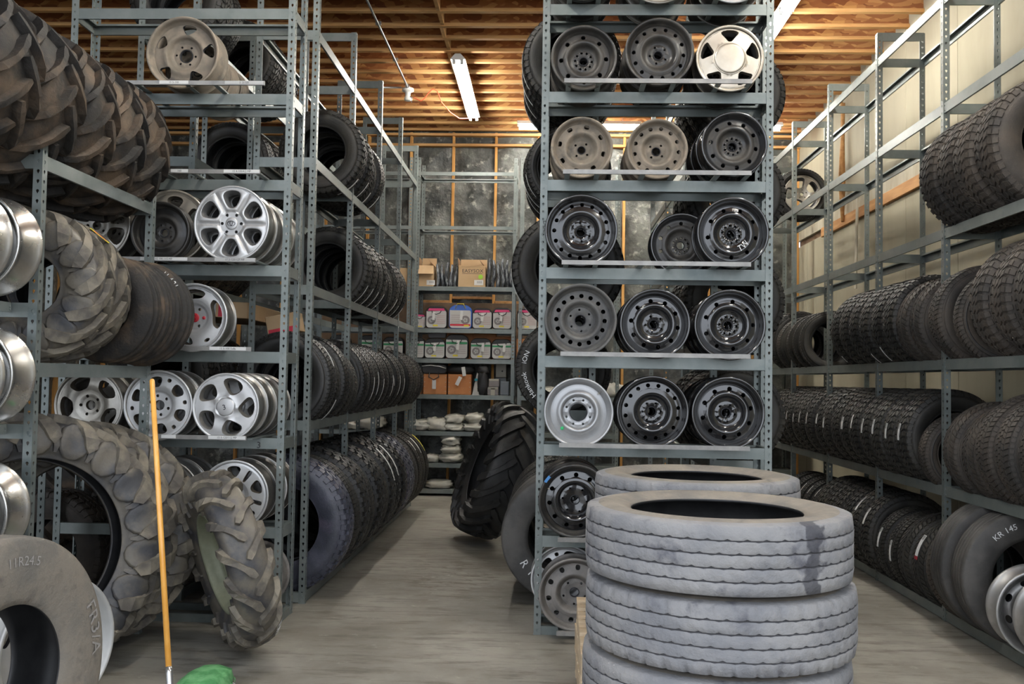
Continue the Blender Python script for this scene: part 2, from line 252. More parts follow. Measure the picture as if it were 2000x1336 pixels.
# ---------------------------------------------------------------- mesh helpers
class MB:
    def __init__(s): s.v = []; s.f = []; s.m = []; s.sm = []
    def add(s, vs, fs, mi=0, smooth=False):
        o = len(s.v); s.v.extend(vs)
        for f in fs: s.f.append(tuple(i+o for i in f)); s.m.append(mi); s.sm.append(smooth)
    def box(s, x0, y0, z0, x1, y1, z1, mi=0):
        vs = [(x, y, z) for z in (z0, z1) for y in (y0, y1) for x in (x0, x1)]
        s.add(vs, [(0, 2, 3, 1), (4, 5, 7, 6), (0, 1, 5, 4), (1, 3, 7, 5), (3, 2, 6, 7), (2, 0, 4, 6)], mi)
    def bbox(s, x0, y0, z0, x1, y1, z1, b=0.004, mi=0):
        """box with chamfered edges"""
        xs, ys, zs = (x0, x1), (y0, y1), (z0, z1); vs = []; idx = {}
        for i in (0, 1):
            for j in (0, 1):
                for k in (0, 1):
                    X, Y, Z = xs[i], ys[j], zs[k]; sx, sy, sz = (1, -1)[i], (1, -1)[j], (1, -1)[k]
                    idx[i, j, k, 0] = len(vs); vs.append((X, Y+sy*b, Z+sz*b))
                    idx[i, j, k, 1] = len(vs); vs.append((X+sx*b, Y, Z+sz*b))
                    idx[i, j, k, 2] = len(vs); vs.append((X+sx*b, Y+sy*b, Z))
        fs = []
        for i in (0, 1): fs.append([idx[i, a, c, 0] for a, c in ((0, 0), (1, 0), (1, 1), (0, 1))])
        for j in (0, 1): fs.append([idx[a, j, c, 1] for a, c in ((0, 0), (1, 0), (1, 1), (0, 1))])
        for k in (0, 1): fs.append([idx[a, c, k, 2] for a, c in ((0, 0), (1, 0), (1, 1), (0, 1))])
        for j in (0, 1):
            for k in (0, 1): fs.append([idx[0, j, k, 1], idx[1, j, k, 1], idx[1, j, k, 2], idx[0, j, k, 2]])
        for i in (0, 1):
            for k in (0, 1): fs.append([idx[i, 0, k, 0], idx[i, 1, k, 0], idx[i, 1, k, 2], idx[i, 0, k, 2]])
        for i in (0, 1):
            for j in (0, 1): fs.append([idx[i, j, 0, 0], idx[i, j, 1, 0], idx[i, j, 1, 1], idx[i, j, 0, 1]])
        for k_, q in idx.items():
            if k_[3] == 0: i, j, k, _ = k_; fs.append([idx[i, j, k, 0], idx[i, j, k, 1], idx[i, j, k, 2]])
        s.add(vs, fs, mi)
    def tube(s, pts, r, n=10, mi=0, cap=True):
        P = [Vector(p) for p in pts]; rs = r if isinstance(r, (list, tuple)) else [r]*len(P)
        vs = []; fs = []
        for i, p in enumerate(P):
            d = (P[min(i+1, len(P)-1)]-P[max(i-1, 0)]).normalized()
            a = d.cross(Vector((0, 0, 1)) if abs(d.z) < 0.9 else Vector((1, 0, 0))).normalized(); b = d.cross(a)
            for k in range(n):
                t = 2*PI*k/n; vs.append(tuple(p + a*cos(t)*rs[i] + b*sin(t)*rs[i]))
        for i in range(len(P)-1):
            for k in range(n): fs.append((i*n+k, i*n+(k+1) % n, (i+1)*n+(k+1) % n, (i+1)*n+k))
        s.add(vs, fs, mi, True)
        if cap: o = len(s.v)-len(vs); s.f += [tuple(range(o, o+n))[::-1], tuple(range(len(s.v)-n, len(s.v)))]; s.m += [mi]*2; s.sm += [False]*2
    def rev(s, prof, n=48, mi=0, closed=False, smooth=True, mats=None):
        """revolve (r, y) about the local Y axis"""
        m = len(prof); vs = []
        for k in range(n):
            c, q = cos(2*PI*k/n), sin(2*PI*k/n); vs += [(r*c, y, r*q) for r, y in prof]
        o = len(s.v); s.v += vs
        for k in range(n):
            k2 = (k+1) % n
            for j in range(m if closed else m-1):
                j2 = (j+1) % m
                s.f.append((o+k*m+j, o+k2*m+j, o+k2*m+j2, o+k*m+j2)); s.m.append(mats[j] if mats else mi); s.sm.append(smooth)
    def build(s, name, mats):
        me = bpy.data.meshes.new(name); me.from_pydata([tuple(v) for v in s.v], [], [tuple(f) for f in s.f])
        for m in mats: me.materials.append(MT[m] if isinstance(m, str) else m)
        me.polygons.foreach_set('material_index', s.m); me.polygons.foreach_set('use_smooth', s.sm)
        me.update(); return me

def ob(name, me, parent=None, loc=(0, 0, 0), rot=None, mat4=None):
    o = bpy.data.objects.new(name, me); COL.objects.link(o)
    if parent is not None: o.parent = parent
    if mat4 is not None: o.matrix_basis = mat4
    else:
        o.location = loc
        if rot is not None: o.rotation_euler = rot
    return o
def tag(o, label, cat=None, group=None, kind=None):
    if label: o['label'] = label
    if cat: o['category'] = cat
    if group: o['group'] = group
    if kind: o['kind'] = kind
    return o
def empty(name, loc=(0, 0, 0), rot=None, mat4=None): return ob(name, None, None, loc, rot, mat4)
def struct(o): o['kind'] = 'structure'; return o
def fixn(me):
    import bmesh
    bm = bmesh.new(); bm.from_mesh(me); bmesh.ops.recalc_face_normals(bm, faces=bm.faces); bm.to_mesh(me); bm.free(); return me

_txt = {}
def text_geo(s, size):
    key = (s, size)
    if key not in _txt:
        c = bpy.data.curves.new('t', 'FONT'); c.body = s; c.size = size; c.align_x = 'CENTER'; c.resolution_u = 2
        o = bpy.data.objects.new('t', c); COL.objects.link(o)
        dg = bpy.context.evaluated_depsgraph_get(); me = o.evaluated_get(dg).to_mesh()
        _txt[key] = ([(v.co.x, v.co.y) for v in me.vertices], [tuple(p.vertices) for p in me.polygons])
        o.evaluated_get(dg).to_mesh_clear(); bpy.data.objects.remove(o); bpy.data.curves.remove(c)
    return _txt[key]
def flat_text(mb, s, size, x, y, z, mi, rot=0.0):
    """text facing -Y at (x, y, z)"""
    vs, fs = text_geo(s, size); c, q = cos(rot), sin(rot)
    mb.add([(x+u*c-v*q, y, z+u*q+v*c) for u, v in vs], fs, mi)
def ring_text(mb, s, size, r, th, yf, mi, flip=False):
    """text wrapped round the sidewall that faces -Y; th in radians, 0 = +X, pi/2 = up"""
    vs, fs = text_geo(s, size); out = []
    for u, v in vs:
        if flip: rr = r-v; t = th+u/r
        else: rr = r+v; t = th-u/r
        out.append((rr*cos(t), yf(rr), rr*sin(t)))
    mb.add(out, fs, mi)

# ---------------------------------------------------------------- the shell of the building
XW, XL, YB, ZC = 3.75, -6.6, 13.9, 5.41
mb = MB(); mb.box(-14, -14, -0.2, 12, YB+0.2, 0.0); struct(ob('floor', mb.build('floor', ['conc'])))

ceil = struct(empty('ceiling', (0, 0, ZC)))
mb = MB(); LJ = XW-XL; mb.box(0, -0.006, 0.03, LJ, 0.006, 0.36); mb.box(0, -0.03, 0.36, LJ, 0.03, 0.40, 1); JW = mb.build('joist', ['osb', 'wood'])
mb = MB(); mb.bbox(0, -0.031, 0.0, LJ, 0.031, 0.038, 0.002); JF = mb.build('flange', ['wood'])
mb = MB(); mb.bbox(-0.02, 0.035, 0.005, 0.02, 0.337, 0.235, 0.002); BLK = mb.build('blocking', ['wood'])
jy = []
y = 13.75
while y > 1.2: jy.append(y); y -= 0.372
for i, y in enumerate(jy):
    j = ob('joist', JW, ceil, (XL, y, random.uniform(-0.006, 0.006)))
    ob('flange', JF, j)
    if 8.4 < y < 11.4: ob('blocking', BLK, ceil, (-1.16+random.uniform(-0.02, 0.02), y-0.372, 0))
for i in range(9):
    for k in range(6):
        x0 = XL+i*1.22; x1 = min(x0+1.215, XW); y0 = 1.2+k*2.2
        mb = MB(); mb.box(x0, y0, 0.40, x1, y0+2.194, 0.415); ob('deck_panel', mb.build('deck_panel', ['osb']), ceil)
        if x1 >= XW: break

def vnoise(x, y, s):
    from mathutils import noise
    return noise.noise(Vector((x*s, y*s, 3.1)))
def insulated_wall(name, along, c, a0, a1, inward):
    """wall of foil faced insulation quilts bulging between wooden studs"""
    root = struct(empty(name, (0, 0, 0)))
    n = int((a1-a0)/0.06); m = 92; vs = []; fs = []; mb = MB()
    for i in range(n+1):
        a = a0+(a1-a0)*i/n
        ph = ((a-1.137)/0.647) % 1.0; bulge = 0.035*abs(sin(PI*ph))**0.6
        for k in range(m+1):
            z = 5.8*k/m
            d = bulge + 0.035*vnoise(a, z, 2.2) + 0.018*vnoise(a+9, z, 6) + 0.008*vnoise(a+5, z, 15)
            vs.append((a, c+inward*d, z) if along == 'x' else (c+inward*d, a, z))
    for i in range(n):
        for k in range(m): q = i*(m+1)+k; fs.append((q, q+m+1, q+m+2, q+1))
    mb.add(vs, fs, 0, True)
    if along == 'x': mb.box(a0, c-inward*0.05-0.02, 0, a1, c-inward*0.05+0.02, 5.8)
    else: mb.box(c-inward*0.05-0.02, a0, 0, c-inward*0.05+0.02, a1, 5.8)
    ob('insulation_quilt', mb.build('insulation_quilt', ['insul']), root)
    mb = MB(); mb.bbox(-0.019, -0.045, 0, 0.019, 0.045, 5.4, 0.003); SM = mb.build('stud', ['stud'])
    k0 = int(math.ceil((a0+0.1-1.137)/0.647)); a = 1.137+k0*0.647
    while a < a1:
        if along == 'x': ob('stud', SM, root, (a, c+inward*0.04, 0))
        else: ob('stud', SM, root, (c+inward*0.02, a, 0), (0, 0, PI/2))
        a += 0.647
    for z in (5.18, 5.34):
        mb = MB()
        if along == 'x': mb.bbox(a0, c-0.13, z, a1, c, z+0.038, 0.003)
        else: mb.bbox(c, a0, z, c+0.13, a1, z+0.038, 0.003)
        ob('wall_plate', mb.build('wall_plate', ['wood']), root)
    return root
wb = insulated_wall('wall_back', 'x', YB, XL, XW, -1)
wl = insulated_wall('wall_left', 'y', XL, 1.2, YB, 1)
# staggered noggings and a hardboard strip low on the back wall
for i, (xa, xb, z) in enumerate(((-3.4, -2.75, 2.83), (-2.72, -2.12, 2.86), (-2.07, -1.47, 2.80), (-1.43, -0.83, 2.86), (-0.79, -0.18, 2.80))):
    mb = MB(); mb.bbox(xa, YB-0.09, z, xb, YB-0.02, z+0.04, 0.003); ob('nogging', mb.build('nogging', ['ledger']), wb)
mb = MB(); mb.bbox(-3.4, YB-0.12, 1.95, -0.1, YB-0.10, 2.80, 0.003); ob('hardboard_sheet', mb.build('hardboard_sheet', ['board_brown']), wb)

wr = struct(empty('wall_right', (XW, 0, 0)))
mb = MB(); mb.box(0.03, 1.2, 0, 0.12, YB, 5.85); ob('backing_board', mb.build('backing_board', ['board_brown']), wr)
y = 1.2
while y < YB-0.3:
    y1 = min(y+1.22, YB)
    mb = MB(); mb.bbox(-0.004, y+0.002, 0.02, 0.03, y1-0.002, 3.70, 0.003); ob('wall_panel', mb.build('wall_panel', ['drywall']), wr, (random.uniform(-0.003, 0.003), 0, 0))
    mb = MB(); mb.bbox(-0.004, y+0.002, 3.84, 0.03, y1-0.002, 5.80, 0.003); ob('wall_panel', mb.build('wall_panel', ['drywall']), wr, (random.uniform(-0.003, 0.003), 0, 0))
    mb = MB(); mb.bbox(-0.012, y+0.002, 3.79, 0.03, y1-0.002, 3.95, 0.002); ob('upper_strip', mb.build('upper_strip', ['drywall_up']), wr)
    y += 1.22
for a, b_ in ((1.2, 3.7), (3.72, 7.2), (7.23, 10.3), (10.33, 12.6)):
    mb = MB(); mb.bbox(-0.045, a, 3.66, 0.03, b_, 3.785, 0.004); ob('ledger_plank', mb.build('ledger_plank', ['ledger']), wr)
# hanging loose lath and a cable down the right wall
mb = MB(); mb.bbox(-0.012, -0.035, -0.62, 0.0, 0.035, 0.62, 0.003)
lath = tag(ob('wooden_lath', mb.build('wooden_lath', ['drywall_up']), None, (3.66, 11.0, 3.42), (0.06, 0.0, 0.02)), 'pale loose wooden lath hanging down from the orange ledger on the cream wall', 'lath')
mb = MB(); mb.tube([(0, 0, 0), (0.01, 0.02, -0.3), (-0.01, -0.01, -0.7), (0.0, 0.03, -1.0), (0, 0, -1.5)], [0.03, 0.02, 0.035, 0.045, 0.02], 8); mb.tube([(0.0, 0.04, 0.05), (0.0, 0.05, -0.7), (0.01, 0.0, -1.2)], 0.012, 6)
tag(ob('cable_bundle', fixn(mb.build('cable_bundle', ['ledger'])), None, (3.68, 11.6, 5.2)), 'brown rope-like bundle hanging down the upper part of the cream right wall', 'cable')

# ---------------------------------------------------------------- ceiling lamps
def fixture(label, loc, along, L, bare_end=0.0):
    """strip lamp: folded housing, tubes below it, sockets"""
    n = max(1, round(L/1.2)); root = empty('fluorescent_lamp', loc, (0, 0, 0 if along == 'x' else PI/2)); tag(root, label, 'ceiling lamp', 'bare tube lamps under the joists')
    mb = MB(); hl = L/2
    mb.add([(x, yy, z) for x in (-hl, hl) for yy, z in ((-0.03, 0.07), (-0.045, 0.055), (-0.085, 0.012), (-0.035, 0.0), (0.035, 0.0), (0.085, 0.012), (0.045, 0.055), (0.03, 0.07))],
           [tuple((k, (k+1) % 8, (k+1) % 8+8, k+8)) for k in range(8)] + [tuple(range(8))[::-1], tuple(range(8, 16))], 0)
    ob('housing', fixn(mb.build('housing', ['white_metal'])), root)
    seg = L/n
    for k in range(n):
        x0 = -hl+k*seg+0.03; x1 = x0+seg-0.06
        for s in (-1, 1):
            mb = MB(); mb.tube([(x0+0.02, s*0.045, -0.022), (x1-0.02, s*0.045, -0.022)], 0.016, 10); ob('tube', mb.build('tube', ['tube']), root)
            for xx in (x0, x1):
                mb = MB(); mb.bbox(xx-0.012, s*0.045-0.018, -0.045, xx+0.012, s*0.045+0.018, 0.004, 0.003); ob('socket', mb.build('socket', ['white_metal']), root)
    for x in (-hl*0.7, hl*0.7):
        mb = MB(); mb.tube([(x, 0, 0.07), (x, 0, ZC-loc[2]+0.01)], 0.004, 6); ob('hanger', mb.build('hanger', ['galv']), root)
fixture('long lit tube lamp over the left aisle, running away from the viewer', (-1.06, 11.53, 5.30), 'y', 2.36)
fixture('lit tube lamp across the far end near the insulated wall', (0.42, 13.006, 5.28), 'x', 1.76)
fixture('second lit tube lamp in line at the far end, behind the wheel rack', (2.4, 13.006, 5.28), 'x', 1.76)
fixture('bright lit tube lamp over the right aisle beside the wheel rack', (2.28, 8.9, 5.30), 'y', 2.42)
for x, y_, al, nm in ((-1.06, 5.0, 'y', 'unseen lit tube lamp added for light nearest the doorway, over the left aisle'), (2.28, 4.4, 'y', 'unseen lit tube lamp added for light nearest the doorway, over the right aisle')):  # unseen extra lamps, added to balance the lighting towards the front
    fixture(nm, (x, y_, 5.30), al, 2.42)

# conduit, lamp holder, cord
mb = MB(); mb.tube([(-1.82, 2.0, 5.375), (-1.82, 11.45, 5.375), (-1.82, 11.56, 5.35)], 0.013, 8); mb.tube([(-6.40, 11.60, 5.375), (-1.9, 11.60, 5.375)], 0.013, 8)
mb.tube([(-1.82, 11.52, 5.37), (-1.82, 11.64, 5.37)], 0.03, 8)
for yy in (9.5, 10.6): mb.bbox(-1.85, yy, 5.37, -1.79, yy+0.02, 5.41, 0.003)
tag(ob('metal_conduit', mb.build('metal_conduit', ['galv'])), 'thin galvanised conduit pipe running under the joists above the left aisle', 'conduit')
root = empty('lamp_holder', (-1.82, 11.60, 5.33)); tag(root, 'white porcelain lamp holder at the end of the conduit', 'lamp holder')
mb = MB(); vsp = [(0.001, 0.03), (0.075, 0.03), (0.078, 0.0), (0.05, -0.012), (0.035, -0.03), (0.034, -0.07), (0.046, -0.09), (0.046, -0.12), (0.03, -0.13), (0.001, -0.13)]
mb.rev(vsp, 20); me = mb.build('holder_body', ['plastic_w']); ob('holder_body', me, root, (0, 0, 0), (PI/2, 0, 0))
mb = MB(); mb.tube([(0.035, -0.03, -0.08), (0.06, -0.04, -0.10), (0.055, -0.03, -0.16)], 0.006, 6); ob('pull_chain', mb.build('pull_chain', ['galv']), root)
mb = MB(); P = [(-1.56, 11.6, 5.30), (-1.50, 11.6, 5.36), (-1.44, 11.6, 5.33), (-1.40, 11.7, 5.22), (-1.30, 11.9, 5.14), (-1.20, 12.1, 5.12), (-1.10, 12.3, 5.18), (-1.06, 12.4, 5.27)]
mb.tube([(-1.75, 11.6, 5.25), (-1.65, 11.6, 5.20), (-1.60, 11.6, 5.24)]+P, 0.007, 6); tag(ob('extension_cord', mb.build('extension_cord', ['cord'])), 'orange extension cord hanging between the lamp holder and the tube lamp', 'cord')

# ---------------------------------------------------------------- slotted shelving
PW, PP = 0.043, 0.0508
_post = {}
def post_mesh(h):
    if h in _post: return _post[h]
    mb = MB(); n = int(h/PP); K = 16; tk = 0.003
    hole = []
    for k in range(K):
        a = 2*PI*k/K; r = 0.0078
        if abs((a-1.5*PI)) < 0.2: r = 0.0155
        elif abs((a-1.5*PI)) < 0.5: r = 0.0095
        hole.append((r*cos(a), r*sin(a)+0.003))
    bnd = []
    for k in range(K):
        a = 2*PI*k/K; m = max(abs(cos(a)), abs(sin(a))); bnd.append((PW/2*cos(a)/m, PP/2*sin(a)/m))
    for fl in (0, 1):
        for i in range(n):
            zc = (i+0.5)*PP; vs = []
            for layer in (0, tk):
                for pts in (bnd, hole):
                    for (a, b) in pts:
                        u = a+PW/2
                        vs.append((u, layer, zc+b) if fl == 0 else (layer, u, zc+b))
            fs = []
            for k in range(K):
                k2 = (k+1) % K
                fs.append((k, k2, K+k2, K+k)); fs.append((2*K+k2, 2*K+k, 3*K+k, 3*K+k2)); fs.append((K+k, K+k2, 3*K+k2, 3*K+k))
            mb.add(vs, fs)
        hh = n*PP
        if fl == 0: mb.box(PW-0.0001, 0, 0, PW+0.004, 0.008, hh)
        else: mb.box(0, PW-0.0001, 0, 0.008, PW+0.004, hh)
    mb.box(-0.003, -0.003, 0, PW, PW, 0.004)
    _post[h] = mb.build('post', ['steel']); return _post[h]
_beam = {}
def beam_mesh(L, hgt=0.073, mat='steel'):
    key = (round(L, 3), hgt, mat)
    if key in _beam: return _beam[key]
    mb = MB()
    mb.box(0, 0, -hgt, L, 0.003, 0); mb.box(0, 0.003, -0.003, L, 0.034, 0); mb.box(0, 0.003, -hgt, L, 0.014, -hgt+0.003)
    mb.box(0, 0.030, -0.014, L, 0.034, -0.003)
    for x in (0.012, L-0.012):
        for z in (-0.02, -hgt+0.016):
            mb.tube([(x, -0.004, z), (x, 0.002, z)], 0.006, 8)
    _beam[key] = mb.build('beam', [mat]); return _beam[key]
def beam(root, p, q, z, flip=False, name='beam', hgt=0.073, mat='steel'):
    """beam from p to q (x, y); its channel opens to the left of p->q, or right when flipped"""
    if flip: p, q = q, p
    d = Vector((q[0]-p[0], q[1]-p[1])); L = d.length; n_ = Vector((-d.y, d.x))/L*0.0036
    return ob(name, beam_mesh(L, hgt, mat), root, (p[0]+n_.x, p[1]+n_.y, z), (0, 0, math.atan2(d.y, d.x)))
def tyre_rack(label, X0, X1, Ys, tops, h, group=None, ends=None):
    root = empty('shelving_rack', (X0, Ys[0], 0)); tag(root, label, 'rack', group)
    ox, oy = X0, Ys[0]
    a, b = min(X0, X1), max(X0, X1); pm = post_mesh(h)
    for Y in Ys:
        ob('post', pm, root, (a-ox, Y-oy, 0), (0, 0, 0)); ob('post', pm, root, (b-ox, Y-oy, 0), (0, 0, PI/2))
        for z in list(tops)+[h-0.01]:
            if z == h-0.01 and z-max(tops) < 0.09: continue
            beam(root, (a-ox+0.004, Y-oy), (b-ox-0.004, Y-oy), z, name='cross_beam')
    for i in range(len(Ys)-1):
        for z in tops:
            y0, y1 = Ys[i]-oy+0.006, Ys[i+1]-oy-0.002
            beam(root, (b-ox, y0), (b-ox, y1), z); beam(root, (a-ox, y0), (a-ox, y1), z, flip=True)
    return root
LY = (6.72, 8.03, 9.35, 10.68, 11.98)
left_rack = tyre_rack('tall grey tyre rack facing the left aisle, long row of slotted posts', -1.73, -2.20, LY, (0.08, 1.33, 2.33, 3.28, 4.24), 4.73)
left_rack2 = tyre_rack('tall grey rack standing behind the one on the left aisle, seen through its posts', -2.64, -3.10, LY, (0.08, 1.33, 2.33, 3.28, 4.24), 4.73)
RY = (4.05, 5.37, 6.69, 8.02, 9.40, 10.76, 12.10)
right_rack = tyre_rack('long grey tyre rack against the cream right wall', 2.84, 3.25, RY, (0.08, 0.95, 1.85, 2.79, 3.70, 4.50), 4.74)
CY = (6.72, 8.03, 9.35, 10.68)
mid_l = tyre_rack('grey tyre rack behind the central wheel rack, left half facing the left aisle', -0.05, 0.36, CY, (0.08, 1.44, 2.12, 3.00, 3.74, 4.45), 4.9)
mid_r = tyre_rack('grey tyre rack behind the central wheel rack, right half facing the right aisle', 1.60, 1.19, CY, (0.08, 1.10, 1.95, 2.75, 3.50, 4.30), 4.9)
tractor_rack = tyre_rack('low grey tractor tyre rack at the left edge, nearest shelving', -2.56, -3.25, (4.53, 5.84), (1.70, 2.755), 2.87)
for z in (0.55, 0.87, 1.39, 2.00): beam(tractor_rack, (-0.69, 0), (0, 0), z, name='cross_beam')
for z in (2.00, 1.39, 0.73):
    for xx, fl in ((-0.13, False), (-0.43, True)):
        beam(tractor_rack, (xx, -0.75), (xx, 0.0), z, flip=fl, name='side_rail', hgt=0.05)
ob('post', post_mesh(2.87), tractor_rack, (-0.13, -0.80, 0), (0, 0, PI/2)); ob('post', post_mesh(2.87), tractor_rack, (-0.48, -0.80, 0))

WT = (0.055, 0.64, 1.235, 1.815, 2.40, 2.985, 3.577, 4.17)
def label_strip(mb, x0, x1, y, z, txt, paper, ht=0.022):
    mb.box(x0, y-0.0012, z-ht, x1, y, z, paper)
    if txt: flat_text(mb, txt, ht*0.85, (x0+x1)/2, y-0.0018, z-ht*0.8, 3)
def wheel_rack(label, X0, X1, Y0, Y1, h, rows):
    root = empty('wheel_rack', (X0, Y0, 0)); tag(root, label, 'rack'); W = X1-X0; D = Y1-Y0; pm = post_mesh(h)
    ob('post', pm, root, (0, 0, 0)); ob('post', pm, root, (W, 0, 0), (0, 0, PI/2))
    ob('post', pm, root, (0, D, 0), (0, 0, -PI/2)); ob('post', pm, root, (W, D, 0), (0, 0, PI))
    for z, cols, lip, mat, strips in rows:
        beam(root, (0.004, 0.0), (W-0.004, 0.0), z); beam(root, (0.004, D), (W-0.004, D), z, flip=True)
        beam(root, (W, 0.04), (W, D-0.04), z, name='side_beam'); beam(root, (0, 0.04), (0, D-0.04), z, flip=True, name='side_beam')
        if lip is None: continue
        for c in cols:
            for s in (-1, 1):
                mb = MB(); x = c-X0+s*0.095
                mb.box(x-0.016, -0.185, 0.0015, x+0.016, D+0.05, 0.0045); mb.box(x+s*0.016-0.0015, -0.185, 0.0045, x+s*0.016+0.0015, D+0.05, 0.012)
                ob('wheel_rail', mb.build('wheel_rail', ['steel']), root, (0, 0, z))
        a, b = lip[0]-X0, lip[1]-X0
        mb = MB(); mb.box(a, -0.20, -0.004, b, -0.185, 0.024)
        lb = ob('lip_bar', mb.build('lip_bar', [mat]), root, (0, 0, z))
        for (x0, x1, t, pap) in strips:
            mb = MB(); label_strip(mb, x0-X0, x1-X0, -0.2005, 0.023, t, {'white': 0, 'blue': 1, 'grey': 2}[pap])
            ob('shelf_label', mb.build('shelf_label', ['white', 'blue', 'plate', 'ink']), lb)
    return root
CC = (0.215, 0.70, 1.18); CL = (0.09, 1.29)
rowsC = [(WT[0], CC, CL, 'steel_warm', ()), (WT[1], CC, CL, 'steel_warm', ()), (WT[2], CC, CL, 'steel_warm', ()), (WT[3], CC, CL, 'steel_warm', ()),
         (WT[4], CC, CL, 'steel_warm', ()), (WT[5], CC, CL, 'steel_warm', ()), (WT[6], CC, CL, 'steel_warm', ()), (WT[7], CC, CL, 'steel_warm', ())]
center_rack = wheel_rack('tall grey central rack holding rows of steel wheels, facing the viewer', -0.055, 1.475, 6.07, 6.40, 4.95, rowsC)
LC = (-2.93, -2.46, -2.02); XLa, XLb = -3.31, -1.75
def sx(px): return (px-1072)/302.0
rowsL = [(WT[0], LC, None, 'steel_warm', ()),
         (WT[1], LC, None, 'steel_warm', ()),
         (WT[2], LC, (sx(300), sx(485)), 'steel_warm', ((sx(410), sx(484), '15 5-120/112 MP', 'white'), (sx(316), sx(345), '', 'white'))),
         (WT[3], (-2.93, -2.27), (sx(300), sx(490)), 'steel_warm', ((sx(300), sx(348), '5 5-MP', 'blue'), (sx(407), sx(480), '15 5-100 5x8a', 'white'))),
         (WT[4], LC, (sx(215), sx(494)), 'steel_warm', ((sx(262), sx(357), '15 100-115 MP', 'white'), (sx(412), sx(493), '17 5-120/127 MP', 'grey'))),
         (WT[5], LC, (sx(225), sx(498)), 'steel_warm', ((sx(318), sx(353), '160', 'white'), (sx(425), sx(497), '15 4-100/4.2 MP', 'white'))),
         (WT[6], (-2.85, -2.32), (sx(142), sx(502)), 'steel_warm', ((sx(143), sx(215), '14  5-100', 'blue'), (sx(289), sx(348), '15 5-100', 'white'), (sx(422), sx(500), '5  5-100', 'grey'))),
         (WT[7], LC, None, 'steel_warm', ())]
left_wheel_rack = wheel_rack('tall grey rack of alloy wheels on the left, with labelled lip bars', XLa, XLb, 6.15, 6.47, 4.95, rowsL)

# rack on the back wall
back = empty('shelving_rack', (-1.88, 13.05, 0)); tag(back, 'grey shelf rack against the insulated back wall, full of boxes and cases', 'rack')
BT = (0.085, 0.45, 0.90, 1.42, 1.93, 2.36, 2.96, 3.84, 4.62)
pm = post_mesh(4.85)
for x, r in ((0, 0), (1.43, PI/2)): ob('post', pm, back, (x, 0, 0), (0, 0, r)); ob('post', pm, back, (x, 0.5, 0), (0, 0, -PI/2 if x == 0 else PI))
for z in BT:
    beam(back, (0.004, 0), (1.426, 0), z, hgt=0.05); beam(back, (0.004, 0.5), (1.426, 0.5), z, flip=True, hgt=0.05)
    for x in (0, 1.43): beam(back, (x, 0.04), (x, 0.46), z, flip=(x == 0), name='side_beam')
    if z < 3.5:
        mb = MB(); mb.bbox(0.01, 0.004, 0.0005, 1.42, 0.49, 0.012, 0.002); ob('shelf_board', mb.build('shelf_board', ['steel']), back, (0, 0, z))
back2 = empty('shelving_rack', (-0.40, 13.05, 0)); tag(back2, 'grey shelf rack on the back wall continuing behind the central rack', 'rack')
for x, r in ((0, 0), (1.43, PI/2)): ob('post', pm, back2, (x, 0, 0), (0, 0, r)); ob('post', pm, back2, (x, 0.5, 0), (0, 0, -PI/2 if x == 0 else PI))
for z in BT[:6]:
    beam(back2, (0.004, 0), (1.426, 0), z, hgt=0.05); beam(back2, (0.004, 0.5), (1.426, 0.5), z, flip=True, hgt=0.05)
    mb = MB(); mb.bbox(0.01, 0.004, 0.0005, 1.42, 0.49, 0.012, 0.002); ob('shelf_board', mb.build('shelf_board', ['steel']), back2, (0, 0, z))
back3 = empty('shelving_rack', (-3.40, 13.05, 0)); tag(back3, 'grey shelf rack on the back wall seen behind the left aisle rack', 'rack')
for x, r in ((0, 0), (1.45, PI/2)): ob('post', pm, back3, (x, 0, 0), (0, 0, r)); ob('post', pm, back3, (x, 0.5, 0), (0, 0, -PI/2 if x == 0 else PI))
for z in BT:
    beam(back3, (0.004, 0), (1.446, 0), z, hgt=0.05); beam(back3, (0.004, 0.5), (1.446, 0.5), z, flip=True, hgt=0.05)
    if z < 2.5:
        mb = MB(); mb.bbox(0.01, 0.004, 0.0005, 1.44, 0.49, 0.012, 0.002); ob('shelf_board', mb.build('shelf_board', ['steel']), back3, (0, 0, z))

# ---------------------------------------------------------------- tyres
def catmull(P, sub=3):
    out = []
    for i in range(len(P)-1):
        p0, p1, p2, p3 = P[max(i-1, 0)], P[i], P[i+1], P[min(i+2, len(P)-1)]
        for k in range(sub):
            t = k/sub
            out.append(tuple(0.5*((2*p1[a])+(-p0[a]+p2[a])*t+(2*p0[a]-5*p1[a]+4*p2[a]-p3[a])*t*t+(-p0[a]+3*p1[a]-3*p2[a]+p3[a])*t**3) for a in (0, 1)))
    out.append(P[-1]); return out
class Surf:
    """half profile from the crown to the bead, in (r, y), sampled by arc length; negative s mirrors y"""
    def __init__(s, P):
        s.P = P; s.L = [0]
        for a, b in zip(P, P[1:]): s.L.append(s.L[-1]+math.hypot(b[0]-a[0], b[1]-a[1]))
    def at(s, t, off=0.0):
        sg = 1 if t >= 0 else -1; t = min(abs(t), s.L[-1]-1e-6); i = 0
        while s.L[i+1] < t: i += 1
        u = (t-s.L[i])/(s.L[i+1]-s.L[i]); a, b = s.P[i], s.P[i+1]
        r, y = a[0]+(b[0]-a[0])*u, a[1]+(b[1]-a[1])*u; dr, dy = b[0]-a[0], b[1]-a[1]; l = math.hypot(dr, dy)
        return r+off*dy/l, sg*(y-off*dr/l)
